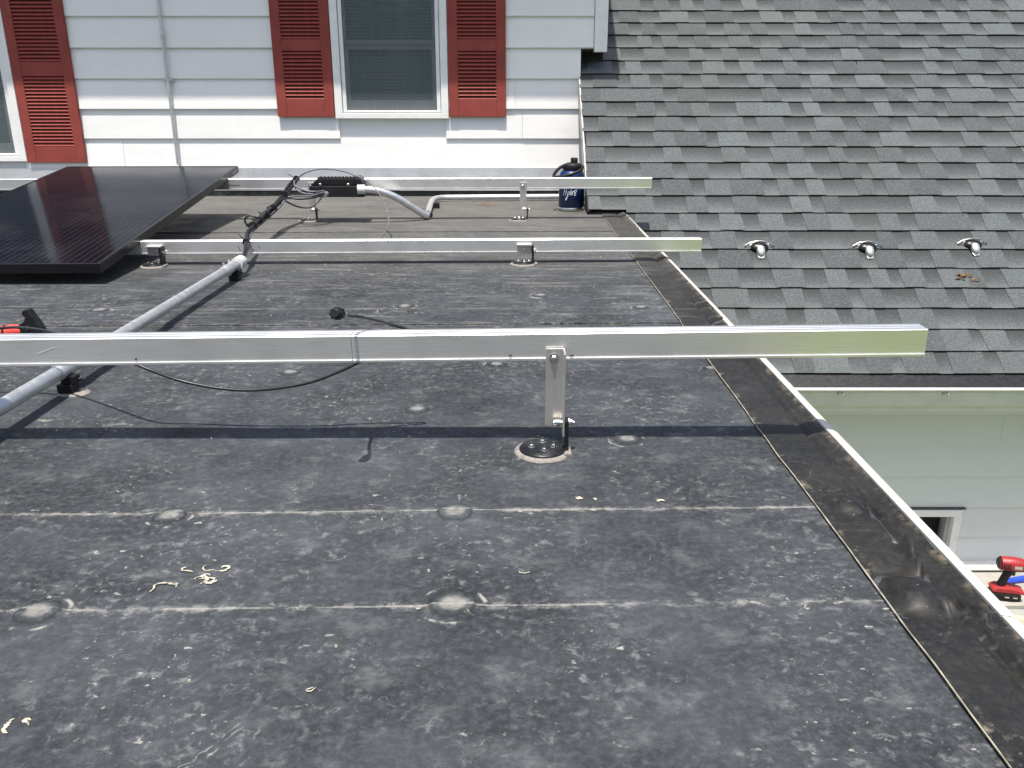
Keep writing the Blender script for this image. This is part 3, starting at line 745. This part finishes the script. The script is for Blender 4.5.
b = MB(); b.box(1.55, 2.536, YR-.034, YR+.0, -1.531, -1.525); Wc(b, 'drip_cap', 'frame_line')
b = MB(); b.box(2.457, 2.478, YR+.005, YR+.05, -2.05, -1.582); Wc(b, 'sash', 'sash')
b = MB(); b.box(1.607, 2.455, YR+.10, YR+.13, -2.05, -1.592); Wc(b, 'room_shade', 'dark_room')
b = MB(); b.box(.69, 3.5, YR-.090, YR+.002, -1.884, -1.866); Wg(b, 'base_trim', 'trim')

# ================================================================== RAILS
def rail_mesh(b, x0, x1):
    o = [(0,0),(.001,-.001),(.0415,-.001),(.043,.0005),(.043,.0485),(.0415,.05),(.030,.05),(.029,.0485),(.0275,.0485),(.0265,.05),(.0175,.05),(.0165,.0485),(.015,.0485),(.014,.05),(.0015,.05),(0,.0485),(0,.030),(0,.0075),(.0004,.005),(-.0028,.0042),(-.0028,.0005)]
    cx, cz = .0215, .0245
    i = [(min(.040, max(.0035, y)), min(.0465, max(.003, z))) for y, z in o]
    n = len(o); vs = [(x, y, z) for x in (x0, x1) for y, z in o]+[(x, y, z) for x in (x0, x1) for y, z in i]
    fs = []
    for k in range(n):
        k2 = (k+1) % n
        fs.append((k, n+k, n+k2, k2)); fs.append((2*n+k, 2*n+k2, 3*n+k2, 3*n+k))
        fs.append((k, k2, 2*n+k2, 2*n+k)); fs.append((n+k, 3*n+k, 3*n+k2, n+k2))
    b.add(vs, fs)
def rail(loc, rz, spans, label):
    r = empty('mounting_rail', loc, label, 'rail', 'aluminium rails carried on roof mounts', rz)
    for a, c in spans:
        b = MB(); rail_mesh(b, a, c); b.build('rail_beam', M['alu'], r)
    return r
RG = 'aluminium rails carried on roof mounts'
# rail frame: front face Y at x=0 and its slope
r1 = rail((0, 1.556, .1785), math.atan(.004), [(-1.9, -.3055), (-.3045, .790)], 'nearest aluminium rail, spanning the frame from the left edge past the drip edge')
r2 = rail((0, 3.470, .049), math.atan(.030), [(-3.4, .780)], 'middle aluminium rail sitting low, between the nearest rail and the one by the wall')
r3 = rail((0, 4.727, .176), math.atan(.024), [(-3.4, .764)], 'farthest aluminium rail, passing in front of the blue jug')

def pen(r, strokes, w=.0012, mat='black_plastic'):
    b = MB()
    for st in strokes: b.tube([(x, -.0003, z) for x, z in st], w, 6, flat=1)
    b.build('pen_mark', M[mat], r)
pen(r2, [[(-1.11,.030),(-1.105,.018),(-1.10,.014)], [(-1.075,.034),(-1.068,.016)], [(-1.06,.034),(-1.055,.020),(-1.045,.013)], [(-1.03,.030),(-1.022,.022)]])
pen(r3, [[(-1.62,.034),(-1.61,.022)], [(-1.585,.036),(-1.575,.024),(-1.565,.018)], [(-1.55,.036),(-1.545,.022)], [(-1.54,.022),(-1.47,.020)]])
pen(r1, [[(-.905,.022),(-.87,.034)], [(-.912,.028),(-.911,.016)]], .0006, 'zinc')
pen(r1, [[(-.006,.0095),(.0,.010)], [(.110,.0085),(.118,.009)], [(-.72,.010),(-.717,.011)]], .0016)
r1.rotation_euler.y = -.0103; r1.scale.z = 1.06; r2.scale.z = 1.06; r3.scale.z = 1.14
# splice plate seen at the joint
b = MB(); b.box(-.32, -.29, .004, .006, .004, .046); b.build('splice_bar', M['alu'], r1)

# ================================================================== ROOF MOUNTS
MG = 'round roof mounts carrying the rails'
def hexbolt(b, c, r, h, axis='z'):
    Mx = Matrix.Translation(c)
    if axis == 'y': Mx = Mx @ Matrix.Rotation(R(90), 4, 'X')
    if axis == 'x': Mx = Mx @ Matrix.Rotation(R(90), 4, 'Y')
    b.lathe([(r*1.5, 0), (r*1.5, h*.25)], 14, M=Mx, smooth=False)
    b.lathe([(r, h*.25), (r, h*.85), (r*.8, h)], 6, M=Mx, smooth=False)
    b.lathe([(r*.45, h), (r*.45, h*1.6)], 8, M=Mx, smooth=False)
def mount(loc, height, label, rz=0, chan=True):
    r = empty('roof_mount', loc, label, 'roof mount', MG, rz)
    b = MB(); n = 40; prof = [(.056,.0005),(.0545,.004),(.049,.0065),(.044,.006)]
    vs = []; fs = []
    for q_, (rr, z_) in enumerate(prof):
        for k in range(n):
            a = 2*math.pi*k/n; w = rr*(1+.035*noise.noise((math.cos(a)*2.3, math.sin(a)*2.3, loc[0]*3))*(1 if q_ < 3 else 0)); vs.append((w*math.cos(a), w*math.sin(a), z_))
    for q_ in range(3):
        for k in range(n): fs.append((q_*n+k, q_*n+(k+1) % n, (q_+1)*n+(k+1) % n, (q_+1)*n+k))
    b.add(vs, fs, True); b.box(.040,.054,-.030,.010,.0,.008); b.build('sealant_ring', M['sealant'], r)
    b = MB(); b.lathe([(.046,.002),(.046,.0085),(.044,.0105),(.0,.0105)], 40); b.build('base_disc', M['black_metal'], r)
    for x, y in ((-.022,-.002),(.0,.022),(.002,-.020),(.021,-.001)):
        b = MB(); hexbolt(b, (x, y, .0105), .0046, .007); b.build('bolt', M['steel'], r)
    if height > .12:
        b = MB(); b.box(.042,.049,-.013,.014,.0,.068); b.build('bracket', M['black_metal'], r, bevel=.001)
        top = height+.026; bot = .048
        b = MB(); b.box(.0045,.0405,.020,.0235,bot,top, None); b.build('channel', M['alu_post'], r, bevel=.0006)
        b = MB(); b.box(.0375,.0410,-.012,.0198,bot-.012,top-.002); b.build('flange', M['alu_post'], r, bevel=.0006)
        b = MB(); hexbolt(b, (.020, .020, height+.008), .0062, .007, 'y'); b.build('bolt', M['steel'], r)
        b = MB(); b.tube([(.020,.004,.060),(.060,.004,.060)], .0042, 10); hexbolt(b, (.049,.004,.060), .0068, .008, 'x'); b.tube([(.022,.004,.060),(.032,.004,.060)], .0065, 6); b.build('cross_bolt', M['steel'], r)
    else:
        b = MB(); b.box(.033,.041,-.020,.022,.0105,.078); b.build('bracket', M['black_metal'], r, bevel=.001)
        b = MB(); b.box(-.028,.0325,.018,.0215,.040,.080); b.box(-.028,.0325,-.004,.018,.0765,.080); b.build('clip', M['alu_post'], r, bevel=.0006)
        b = MB(); hexbolt(b, (.006,.018,.058), .0062, .007, 'y'); hexbolt(b, (.041,.004,.052), .0062, .008, 'x'); b.build('cross_bolt', M['steel'], r)
    return r
mount((.060, 1.529, 0), .178, 'round mount with five bolts under the nearest rail, its tall silver post in full view')
mount((.048, 3.449, .0045), .046, 'low mount clipped under the middle rail, in line with the tall nearest post')
mount((.038, 4.704, .009), .176, 'tall mount under the farthest rail, left of the blue jug')
mount((-1.108, 4.677, .009), .176, 'mount under the farthest rail, below the black junction box')
mount((-1.445, 3.405, .0045), .046, 'low mount at the visible left end of the middle rail, beside the solar panel')

# ================================================================== SOLAR PANEL
pr = empty('solar_panel', (-1.4895, 3.05, .048), 'black framed solar panel tilted on the rails at the left', 'solar panel')
pr.rotation_euler = (math.atan(.108), 0, math.atan(.0245))
PW, PL, PT = .945, 1.868, .035
b = MB()
for x0, x1, y0, y1 in ((-PW, -PW+.012, 0, PL), (-.012, 0, 0, PL), (-PW+.012, -.012, 0, .012), (-PW+.012, -.012, PL-.012, PL)):
    b.box(x0, x1, y0, y1, 0, PT)
b.box(-.030, -.012, .012, PL-.012, 0, .002); b.box(-PW+.012, -PW+.03, .012, PL-.012, 0, .002)
b.build('frame', M['pframe'], pr, bevel=.0008)
b = MB(); b.box(-PW+.012, -.012, .012, PL-.012, PT-.0055, PT-.0015); b.build('glass', M['cells'], pr)
b = MB(); b.box(-PW+.012, -.012, .012, PL-.012, PT-.008, PT-.006); b.build('back_sheet', M['black_plastic'], pr)
for yy in (PL-.06, PL-.10):
    b = MB(); b.tube([(.0003, yy, .017), (.0012, yy, .017)], .006, 10); b.build('drain_hole', M['steel'], pr)
b = MB(); b.box(-.60,-.34, .95,1.03,-.018,.0055); b.build('junction_housing', M['black_plastic'], pr)

# ================================================================== CONDUITS
def conduit_clamp(parent, y, pad=True):
    b = MB(); b.box(-.022,.014,-.017,.017,-.053,-.032); b.box(-.012,.022,-.013,.013,-.032,-.012); b.build('clamp_block', M['black_plastic'], parent, (0.006, y, 0), bevel=.002)
    b = MB(); b.tube([(.010,0,-.028),(.034,.008,-.024)], .005, 8); b.build('clamp_knob', M['black_plastic'], parent, (0, y, 0))
    if pad:
        b = MB(); b.lathe([(.036,0),(.034,.003),(.02,.004),(0,.004)], 24, sy=.8); b.build('sealant_pad', M['sealant'], parent, (.014, y, -.057))
cr = empty('roof_conduit', (-1.036, 0, .058), 'long grey metal conduit running from the lower left up to the middle rail', 'conduit')
b = MB(); b.tube([(-.020,.4,0),(-.012,1.0,0),(-.003,1.85,0),(0,2.5,0),(0,3.20,0)], .0160, 20); b.build('tube', M['zinc'], cr)
b = MB(); b.tube([(0,3.17,0),(.0003,3.23,0)], .0235, 20); b.build('end_bushing', M['white_plastic'], cr)
for y, x in ((1.90,-.003), (3.08,0)):
    b = MB(); b.tube([(0,-.055,0),(0,-.050,0),(0,.050,0),(0,.055,0)], [.0175,.0190,.0190,.0175], 20)
    for yy in (-.03,.03): b.tube([(-.006,yy,.017),(-.008,yy,.027)], .0050, 8)
    b.build('coupling', M['zinc'], cr, (x, y, 0))
conduit_clamp(cr, 1.872); conduit_clamp(cr, 3.13, False)

c2 = empty('box_conduit', (-.47, 4.72, .009), 'grey conduit dropping from the black junction box and bending along the roof toward the jug', 'conduit')
def L2(pts): return [(x+.47, y-4.72, z-.009) for x, y, z in pts]
b = MB(); b.tube(L2(smooth_path([(-.80,4.575,.187),(-.76,4.58,.187),(-.70,4.59,.178),(-.62,4.62,.142),(-.54,4.67,.083),(-.480,4.715,.036),(-.468,4.735,.030)], 6)), .0185, 16); b.build('flexible_elbow', M['zinc'], c2)
b = MB(); b.tube(L2([(-.815,4.573,.188),(-.775,4.578,.188)]), .025, 16); b.build('end_bushing', M['white_plastic'], c2)
b = MB(); b.tube(L2(smooth_path([(-.476,4.715,.034),(-.472,4.80,.034),(-.492,5.2,.034),(-.500,5.42,.034),(-.485,5.53,.034),(-.44,5.580,.034),(-.36,5.590,.034),(.0,5.615,.034),(.40,5.640,.034)], 6)), .0165, 14); b.build('tube', M['zinc'], c2)
b = MB(); b.box(*[v for v in (-.02,.02,.12,.16,.0,.022)]); b.build('clamp_block', M['black_plastic'], c2)
b = MB(); b.box(-.008,.03,.50,.53,.0,.03); b.build('clamp_block', M['black_plastic'], c2)

# ================================================================== JUNCTION BOX + WIRING
jb = empty('junction_box', (-.925, 4.66, .148), 'black ribbed junction box fixed on the farthest rail with wires entering its left side', 'junction box')
b = MB(); b.box(-.145,.145,-.085,.030,.0,.058); b.build('body', M['black_plastic'], jb, bevel=.005)
b = MB(); b.prism([(-.140,.060),(.140,.060),(.128,.095),(-.098,.095)], -.080, .026, 'y'); b.build('lid', M['black_plastic'], jb, bevel=.004)
for k in range(11):
    b = MB(); b.box(-.100+k*.0195,-.094+k*.0195,-.0815,.020,.070,.0995); b.build('rib', M['black_plastic'], jb)
for x in (-.085,.062):
    b = MB(); hexbolt(b, (x,-.082,.066), .0058, .006, 'y'); b.build('lid_screw', M['steel'], jb)
b = MB(); b.tube([(-.055,-.085,.018),(-.062,-.115,.015)], .0135, 14); b.build('cable_gland', M['zinc'], jb)
b = MB(); b.box(.075,.12,.031,.046,-.005,.105); b.build('mounting_tab', M['alu'], jb)

wb = empty('wire_bundle', (-1.10, 3.23, .06), 'bundle of black wires tied together from the conduit end up to the junction box', 'cables')
OW = Vector((-1.10, 3.23, .06))
def LW(pts): return [Vector(p)-OW for p in pts]
main = [(-1.036,3.19,.058),(-1.040,3.27,.066),(-1.066,3.40,.098),(-1.098,3.53,.118),(-1.125,3.70,.118),(-1.151,4.0,.124),(-1.166,4.3,.150),(-1.155,4.48,.200),(-1.137,4.61,.246)]
rw = random.Random(5)
for k in range(7):
    off = Vector((rw.uniform(-1,1), rw.uniform(-1,1), rw.uniform(-1,1)))
    pts = []
    for i, p in enumerate(main):
        w_ = (.004, .004, .008, .010, .016, .018, .018, .014, .010)[i]
        pts.append(Vector(p)+off*w_+Vector((rw.uniform(-1,1), rw.uniform(-1,1), rw.uniform(-1,1)))*w_*.5)
    if k > 3: pts = pts[4:]
    b = MB(); b.tube(LW(smooth_path(pts, 5)), .0046 if k % 2 else .0056, 8); b.build('wire', M['cable' if k != 2 else 'cable_grey'], wb)
extra = [
    [(-1.14,4.55,.235),(-1.118,4.50,.195),(-1.06,4.48,.175),(-1.00,4.53,.176),(-.985,4.55,.181)],
    [(-1.157,4.40,.165),(-1.10,4.44,.170),(-1.04,4.47,.166),(-.985,4.54,.178)],
    [(-1.157,4.40,.150),(-1.10,4.42,.118),(-1.04,4.44,.112),(-1.0,4.47,.140),(-.985,4.54,.172)],
    [(-1.13,4.50,.215),(-1.07,4.50,.19),(-1.02,4.5,.185),(-.985,4.55,.184)],
    [(-1.16,4.36,.160),(-1.13,4.40,.162),(-1.08,4.42,.155),(-1.01,4.50,.158),(-.99,4.55,.175)]]
for e in extra:
    b = MB(); b.tube(LW(smooth_path(e, 6)), .0042, 8); b.build('wire', M['cable_grey' if rw.random() < .4 else 'cable'], wb)
lp = [(-1.15,3.92,.118),(-1.185,3.9,.095),(-1.212,3.9,.108),(-1.212,3.9,.130),(-1.190,3.9,.142),(-1.162,3.9,.132),(-1.158,3.92,.112)]
b = MB(); b.tube(LW(smooth_path(lp, 6)), .0048, 8); b.build('wire', M['cable'], wb)
arc = [(-1.145,4.58,.215),(-1.13,4.55,.235),(-1.067,4.5,.279),(-.967,4.45,.303),(-.842,4.4,.293),(-.72,4.35,.248),(-.656,4.3,.19),(-.61,4.2,.129),(-.589,4.1,.085),(-.590,4.0,.057),(-.612,3.95,.034),(-.65,3.90,.016)]
b = MB(); b.tube(LW(smooth_path(arc, 7)), .0032, 8); b.build('wire', M['cable_grey'], wb)
for i, p in enumerate([(-1.127,3.72,.120),(-1.14,3.86,.122),(-1.152,4.02,.126),(-1.160,4.18,.138),(-1.160,4.40,.178),(-1.139,4.60,.243),(-1.07,3.42,.100)]):
    b = MB(); pv = Vector(p)-OW; b.tube([pv+Vector((0,-.005,0)), pv+Vector((0,.005,0))], .020 if i < 5 else .014, 12)
    d = Vector((rw.choice((-1,1))*rw.uniform(.5,1), rw.uniform(-.4,.4), rw.uniform(.2,1))).normalized()
    b.tube([pv+d*.012, pv+d*rw.uniform(.030,.050)], .0018, 6); b.box(pv.x-.028,pv.x-.014,pv.y-.006,pv.y+.006,pv.z-.002,pv.z+.010) if i < 4 else None
    b.build('cable_tie', M['black_plastic'], wb)

# loose cable draped over the near rail
lc = empty('loose_cable', (-.62, 1.63, 0), 'loose black cable sagging under the nearest rail with a capped plug sticking up', 'cable')
OC = Vector((-.62, 1.63, 0)); P_ = lambda pts: [Vector(p)-OC for p in pts]
cab = [(-1.30,1.84,.150),(-1.139,1.83,.169),(-1.077,1.82,.172),(-1.002,1.80,.166),(-.89,1.73,.151),(-.768,1.650,.142),(-.672,1.650,.104),(-.551,1.645,.087),(-.427,1.640,.102),(-.344,1.640,.132),(-.29,1.640,.160),(-.235,1.630,.190),(-.203,1.630,.208),(-.196,1.622,.214),(-.211,1.614,.227),(-.238,1.605,.2375),(-.268,1.592,.249),(-.2905,1.574,.260),(-.298,1.545,.2685),(-.2985,1.49,.284),(-.2945,1.452,.2955),(-.2905,1.435,.300)]
b = MB(); b.tube(P_(smooth_path(cab, 6)), .0033, 10); b.build('cord', M['cable'], lc)
b = MB(); b.tube(P_([(-.2908,1.436,.2998),(-.2930,1.427,.3025)]), .0048, 12); b.build('collar', M['white_plastic'], lc)
b = MB(); b.tube(P_([(-.2930,1.427,.3025),(-.2940,1.423,.3037),(-.2945,1.421,.3043),(-.3000,1.400,.3100),(-.3005,1.398,.3106)]), [.005,.0085,.0095,.0095,.007], 12)
for k in range(8):
    a = k*math.pi/4; u = Vector((math.cos(a)*.9, math.cos(a)*.45, math.sin(a)))*.0090; c = Vector((-.2972,1.4105,.3072))-OC
    b.tube([c+u+Vector((.003,.006,-.0015)), c+u-Vector((.003,.006,-.0015))], .0022, 6)
b.build('plug', M['black_plastic'], lc)

# ================================================================== JUG
JX, JY, JZ = .352, 5.13, .009
jg = empty('water_jug', (JX, JY, JZ), 'navy blue insulated jug with black carry handle standing beside the shingle edge', 'jug')
JR = .0755
b = MB(); b.lathe([(JR-.012,.0),(JR-.004,.001),(JR-.001,.004),(JR-.001,.021),(JR-.003,.0225)], 40); b.build('steel_base', M['jug_steel'], jg)
b = MB(); b.lathe([(JR-.003,.0225),(JR,.025),(JR,.196),(JR-.004,.212),(JR-.014,.226),(JR-.024,.233),(.046,.236)], 44); b.build('body', M['navy'], jg)
b = MB(); b.lathe([(.050,.234),(.053,.238),(.053,.262),(.049,.269),(.034,.272),(.030,.276),(.0,.277)], 32)
for k in range(20):
    a = 2*math.pi*k/20; b.box(-.003,.003,.052,.0555,.240,.260, Matrix.Rotation(a, 4, 'Z'))
b.build('lid', M['black_plastic'], jg)
b = MB(); b.lathe([(.020,.276),(.021,.280),(.021,.300),(.018,.304),(.0,.305)], 18, c=(.012,0,0))
b.build('spout_cap', M['black_plastic'], jg)
hp = smooth_path([(.056,.012,.256),(.060,-.030,.252),(.040,-.072,.236),(.000,-.092,.220),(-.050,-.092,.207),(-.098,-.070,.200),(-.108,-.030,.206),(-.085,.020,.232),(-.055,.042,.252),(-.01,.056,.262),(.04,.045,.262),(.056,.012,.256)], 6)
b = MB(); b.tube(hp, .0080, 10, flat=1.2); b.build('handle', M['black_plastic'], jg)
# script lettering on the front
def onjug(u, v):
    a = u/JR; return (JR*1.002*math.sin(a), -JR*1.002*math.cos(a), v)
def stroke(b, pts, w=.0019):
    p = smooth_path([(x, 0, y) for x, y in pts], 4) if len(pts) > 2 else [Vector((x, 0, y)) for x, y in pts]
    b.tube([onjug(q_.x, q_.z) for q_ in p], w, 6, flat=.6)
b = MB(); bl = .093; x0 = -.054
H_ = [[(0,0),(.006,.034),(.008,.046)], [(.013,-.001),(.018,.030),(.021,.046)], [(.001,.020),(.010,.023),(.021,.026)]]
y_ = [[(.022,.026),(.022,.014),(.027,.010),(.032,.026)], [(.033,.028),(.028,.004),(.020,-.022),(.016,-.026),(.015,-.018),(.030,.002)]]
d_ = [[(.045,.022),(.038,.022),(.036,.010),(.042,.006),(.046,.018)], [(.049,.046),(.046,.020),(.047,.006)]]
r_ = [[(.052,.004),(.055,.024)], [(.054,.016),(.058,.024),(.062,.024)]]
e_ = [[(.074,.030),(.066,.028),(.066,.018),(.074,.012),(.072,.002),(.064,.004),(.066,.014),(.076,.022),(.078,.032),(.074,.034)]]
for ch in (H_, y_, d_, r_, e_):
    for s_ in ch: stroke(b, [(x0+p[0], bl+p[1]) for p in s_])
b.build('printed_script', M['wire_label'], jg)

# ================================================================== TOOLS
# red and black cutter lying behind the near rail
rt = empty('hand_tool', (-1.385, 2.30, .0), 'red and black hand tool lying behind the nearest rail at the left edge', 'tool')
rt.rotation_euler.z = R(-4); rt.scale = (.78, .78, .78)
b = MB(); b.tube([(-.20,-.01,.028),(-.13,-.004,.032),(-.09,0,.036),(-.05,.0,.040),(-.02,.002,.044),(.02,.004,.046)], [.012,.021,.024,.022,.024,.020], 14); b.build('handle', M['orange_red'], rt)
b = MB(); b.tube([(-.135,-.004,.033),(-.127,-.004,.033)], .0245, 14); b.tube([(-.045,0,.041),(-.037,0,.041)], .0245, 14); b.build('grip_band', M['black_plastic'], rt)
b = MB(); b.prism([(.012,.028),(.060,.018),(.112,.030),(.092,.075),(.062,.128),(.040,.122),(.036,.108),(.046,.098),(.038,.082),(.012,.066)], -.014, .018, 'y'); b.build('head', M['black_plastic'], rt, bevel=.004)
b = MB(); b.tube([(.05,-.016,.06),(.05,.022,.06)], .008, 10); b.build('pivot_bolt', M['steel'], rt)

# cordless drill on the low roof
dr = empty('cordless_drill', (2.645, 3.96, -1.9), 'red and black cordless drill standing on its battery at the right edge', 'drill')
dr.rotation_euler.z = R(-12); dr.scale = (1.0, 1.0, 1.0)
b = MB(); b.box(-.070,.070,-.042,.042,.0,.045); b.build('battery', M['black_plastic'], dr, bevel=.008)
b = MB(); b.prism([(-.074,.046),(.090,.046),(.084,.060),(.035,.074),(.0,.078),(-.05,.076),(-.078,.062)], -.040, .040, 'y'); b.build('foot', M['red'], dr, bevel=.008)
b = MB(); b.tube([(-.030,0,.070),(-.022,0,.100),(-.012,0,.135),(.002,0,.165),(.008,0,.190)], [.024,.021,.021,.024,.028], 16, flat=.85); b.build('grip', M['black_plastic'], dr)
b = MB(); b.tube([(-.062,0,.205),(-.058,0,.205),(-.045,0,.206),(.0,0,.208),(.042,0,.207),(.060,0,.206),(.075,0,.205)], [.024,.032,.037,.038,.036,.030,.022], 20); b.build('motor_housing', M['red'], dr)
b = MB(); b.tube([(-.064,0,.205),(-.050,0,.206)], [.026,.0375], 20); b.build('end_cap', M['black_plastic'], dr)
b = MB(); b.tube([(.074,0,.205),(.088,0,.205),(.100,0,.205)], [.022,.018,.012], 16); b.build('chuck', M['black_metal'], dr)
b = MB(); b.tube([(.098,0,.205),(.175,0,.205)], .0045, 8); b.build('driver_bit', M['steel'], dr)
b = MB()
for k in range(4): b.box(-.045+k*.010,-.040+k*.010,-.0385,-.0355,.190,.222)
b.build('air_vent', M['black_plastic'], dr)
b = MB(); b.box(.008,.045,-.0385,-.0345,.196,.214); b.build('name_plate', M['steel'], dr)
b = MB(); b.box(.014,.030,-.008,.008,.140,.172); b.build('trigger', M['black_plastic'], dr, bevel=.003)
b = MB()
for x in (-.012,.028): b.box(x,x+.022,-.0445,-.0425,.024,.032)
b.build('battery_badge', M['steel'], dr)
bt = MB(); bt.tube([(0,0,.016),(.04,.012,.017),(.12,.03,.018),(.2,.05,.018)], [.010,.016,.018,.016], 12)
bt_o = empty('blue_handle_tool', (2.72, 4.09, -1.9), 'blue plastic handle lying behind the red drill', 'tool'); bt.build('handle', M['blue_plastic'], bt_o)
b = MB(); b.tube([(-.06,-.015,.013),(.002,0,.016)], .006, 8); b.build('shank', M['steel'], bt_o)
b = MB(); b.lathe([(.105,.0),(.108,.012),(.100,.016),(.095,.010),(.05,.009),(.046,.013),(.03,.013),(.0,.009)], 40)
tag(b.build('plastic_lid', M['lid'], None, (2.60, 3.70, -1.914)), 'round yellowed plastic lid lying below the red drill', 'lid')
for k, (x, y, lab) in enumerate(((2.545, 4.02, 'small black rubber plug left of the red drill, nearer the wall'), (2.575, 3.96, 'small black rubber plug close to the drill battery'))):
    b = MB(); b.lathe([(.012,0),(.016,.004),(.015,.018),(.009,.026),(0,.027)], 14); tag(b.build('rubber_plug', M['black_plastic'], None, (x, y, -1.9)), lab, 'plug', 'black rubber plugs by the drill')
b = MB(); b.lathe([(.011,0),(.014,.004),(.012,.014),(0,.018)], 12); tag(b.build('rubber_plug', M['black_plastic'], None, (2.62, 3.68, -1.900)), 'small black rubber plug sitting on the round lid', 'plug', 'black rubber plugs by the drill')

# ================================================================== ROOF JACKS ON THE SHINGLES
def jack(x, n, label):
    y, z = slope(n, .012)
    r = empty('roof_anchor', (x, y, z), label, 'roof anchor', 'silver roof anchors in a row on the shingles'); r.rotation_euler = (AL, 0, 0)
    b = MB(); b.prism([(-.020,-.055),(-.012,-.072),(.012,-.072),(.020,-.055),(.022,.0),(.075,.012),(.082,.024),(.070,.036),(-.070,.036),(-.082,.024),(-.075,.012),(-.022,.0)], -.004, .004, 'z'); b.build('base_plate', M['steel'], r, bevel=.001)
    b = MB(); b.lathe([(.050,.004),(.047,.013),(.034,.021),(.012,.025),(0,.025)], 24, c=(0,.008,0), sy=.62); b.build('hood', M['black_metal'], r)
    b = MB(); b.tube([(-.080,.016,.008),(-.055,.026,.020),(0,.032,.030),(.055,.026,.020),(.080,.016,.008)], .005, 8); b.build('hoop', M['steel'], r)
    b = MB(); b.tube([(0,-.004,.016),(0,-.026,.014),(0,-.044,.010),(0,-.053,.006)], [.022,.024,.021,.013], 14, flat=.7); b.build('spout', M['alu_post'], r)
    for sx in (-1, 1):
        b = MB(); hexbolt(b, (sx*.060,.024,.004), .006, .007); b.build('bolt', M['steel'], r)
    return r
jack(1.371, 6.0, 'silver roof anchor on the shingles, the one nearest the flat roof edge')
jack(1.970, 5.98, 'silver roof anchor on the shingles, between the two others')
jack(2.559, 6.14, 'silver roof anchor on the shingles above the brown leaf scraps')
y, z = slope(4.5, .016)
lf = empty('leaf_scrap', (2.46, y, z), 'brown leaf scraps stuck on the shingles below the right roof anchor', 'leaf scraps'); lf.rotation_euler = (AL, 0, 0)
rl = random.Random(9)
for k in range(9):
    b = MB(); a = rl.random()*6; L = rl.uniform(.014,.03); c = Vector((rl.uniform(-.055,.055), rl.uniform(-.025,.025), 0)); d = Vector((math.cos(a), math.sin(a), .15))*L; n_ = Vector((-math.sin(a), math.cos(a), 0))*L*.35
    b.add([c-d, c+n_+Vector((0,0,.006)), c+d, c-n_+Vector((0,0,.003))], [(0,1,2,3)]); b.build('leaf', M['leaf_litter'], lf)
# leaf scrap by the far conduit
lf2 = empty('leaf_scrap', (-.17, 5.36, .012), 'brown leaf scraps on the roof under the far conduit', 'leaf scraps')
for k in range(7):
    b = MB(); a = rl.uniform(-.5,.5); L = rl.uniform(.02,.04); c = Vector((rl.uniform(-.06,.06), rl.uniform(-.03,.03), .006)); d = Vector((math.cos(a), math.sin(a), .1))*L; n_ = Vector((-math.sin(a), math.cos(a), 0))*L*.35
    b.add([c-d, c+n_+Vector((0,0,.006)), c+d, c-n_], [(0,1,2,3)]); b.build('leaf', M['leaf_litter'], lf2)

# ================================================================== WOODS behind the viewer (seen only as reflections)
wd = MB(); rr_ = random.Random(4)
for k in range(9):
    cx = -26+k*6.2+rr_.uniform(-1.5,1.5); cy = -24+rr_.uniform(-3,3); hgt = rr_.uniform(7,10); rad = rr_.uniform(3,4.2)
    wd.tube([(cx,cy,-3.6),(cx+.2,cy,0),(cx,cy,hgt*.6)], [.35,.25,.1], 8, mi=1)
    for j in range(1500):
        while True:
            p = Vector((rr_.uniform(-1,1), rr_.uniform(-1,1), rr_.uniform(-1,1)))
            if .3 < p.length < 1 and noise.noise(p*2.4+Vector((k*5,0,0))) > -.22: break
        c = Vector((cx+p.x*rad, cy+p.y*rad, hgt*.45+p.z*hgt*.52)); s_ = rr_.uniform(.25,.5)
        u = Vector((rr_.uniform(-1,1), rr_.uniform(-1,1), rr_.uniform(-1,1))).normalized(); v_ = u.orthogonal().normalized()
        wd.add([c-u*s_, c-v_*s_*.6, c+u*s_, c+v_*s_*.6], [(0,1,2,3)])
tag(wd.build('woods', [M['leaf'], M['bark']]), 'leafy trees beyond the lawn, mirrored in the glass', 'woods', kind='stuff')
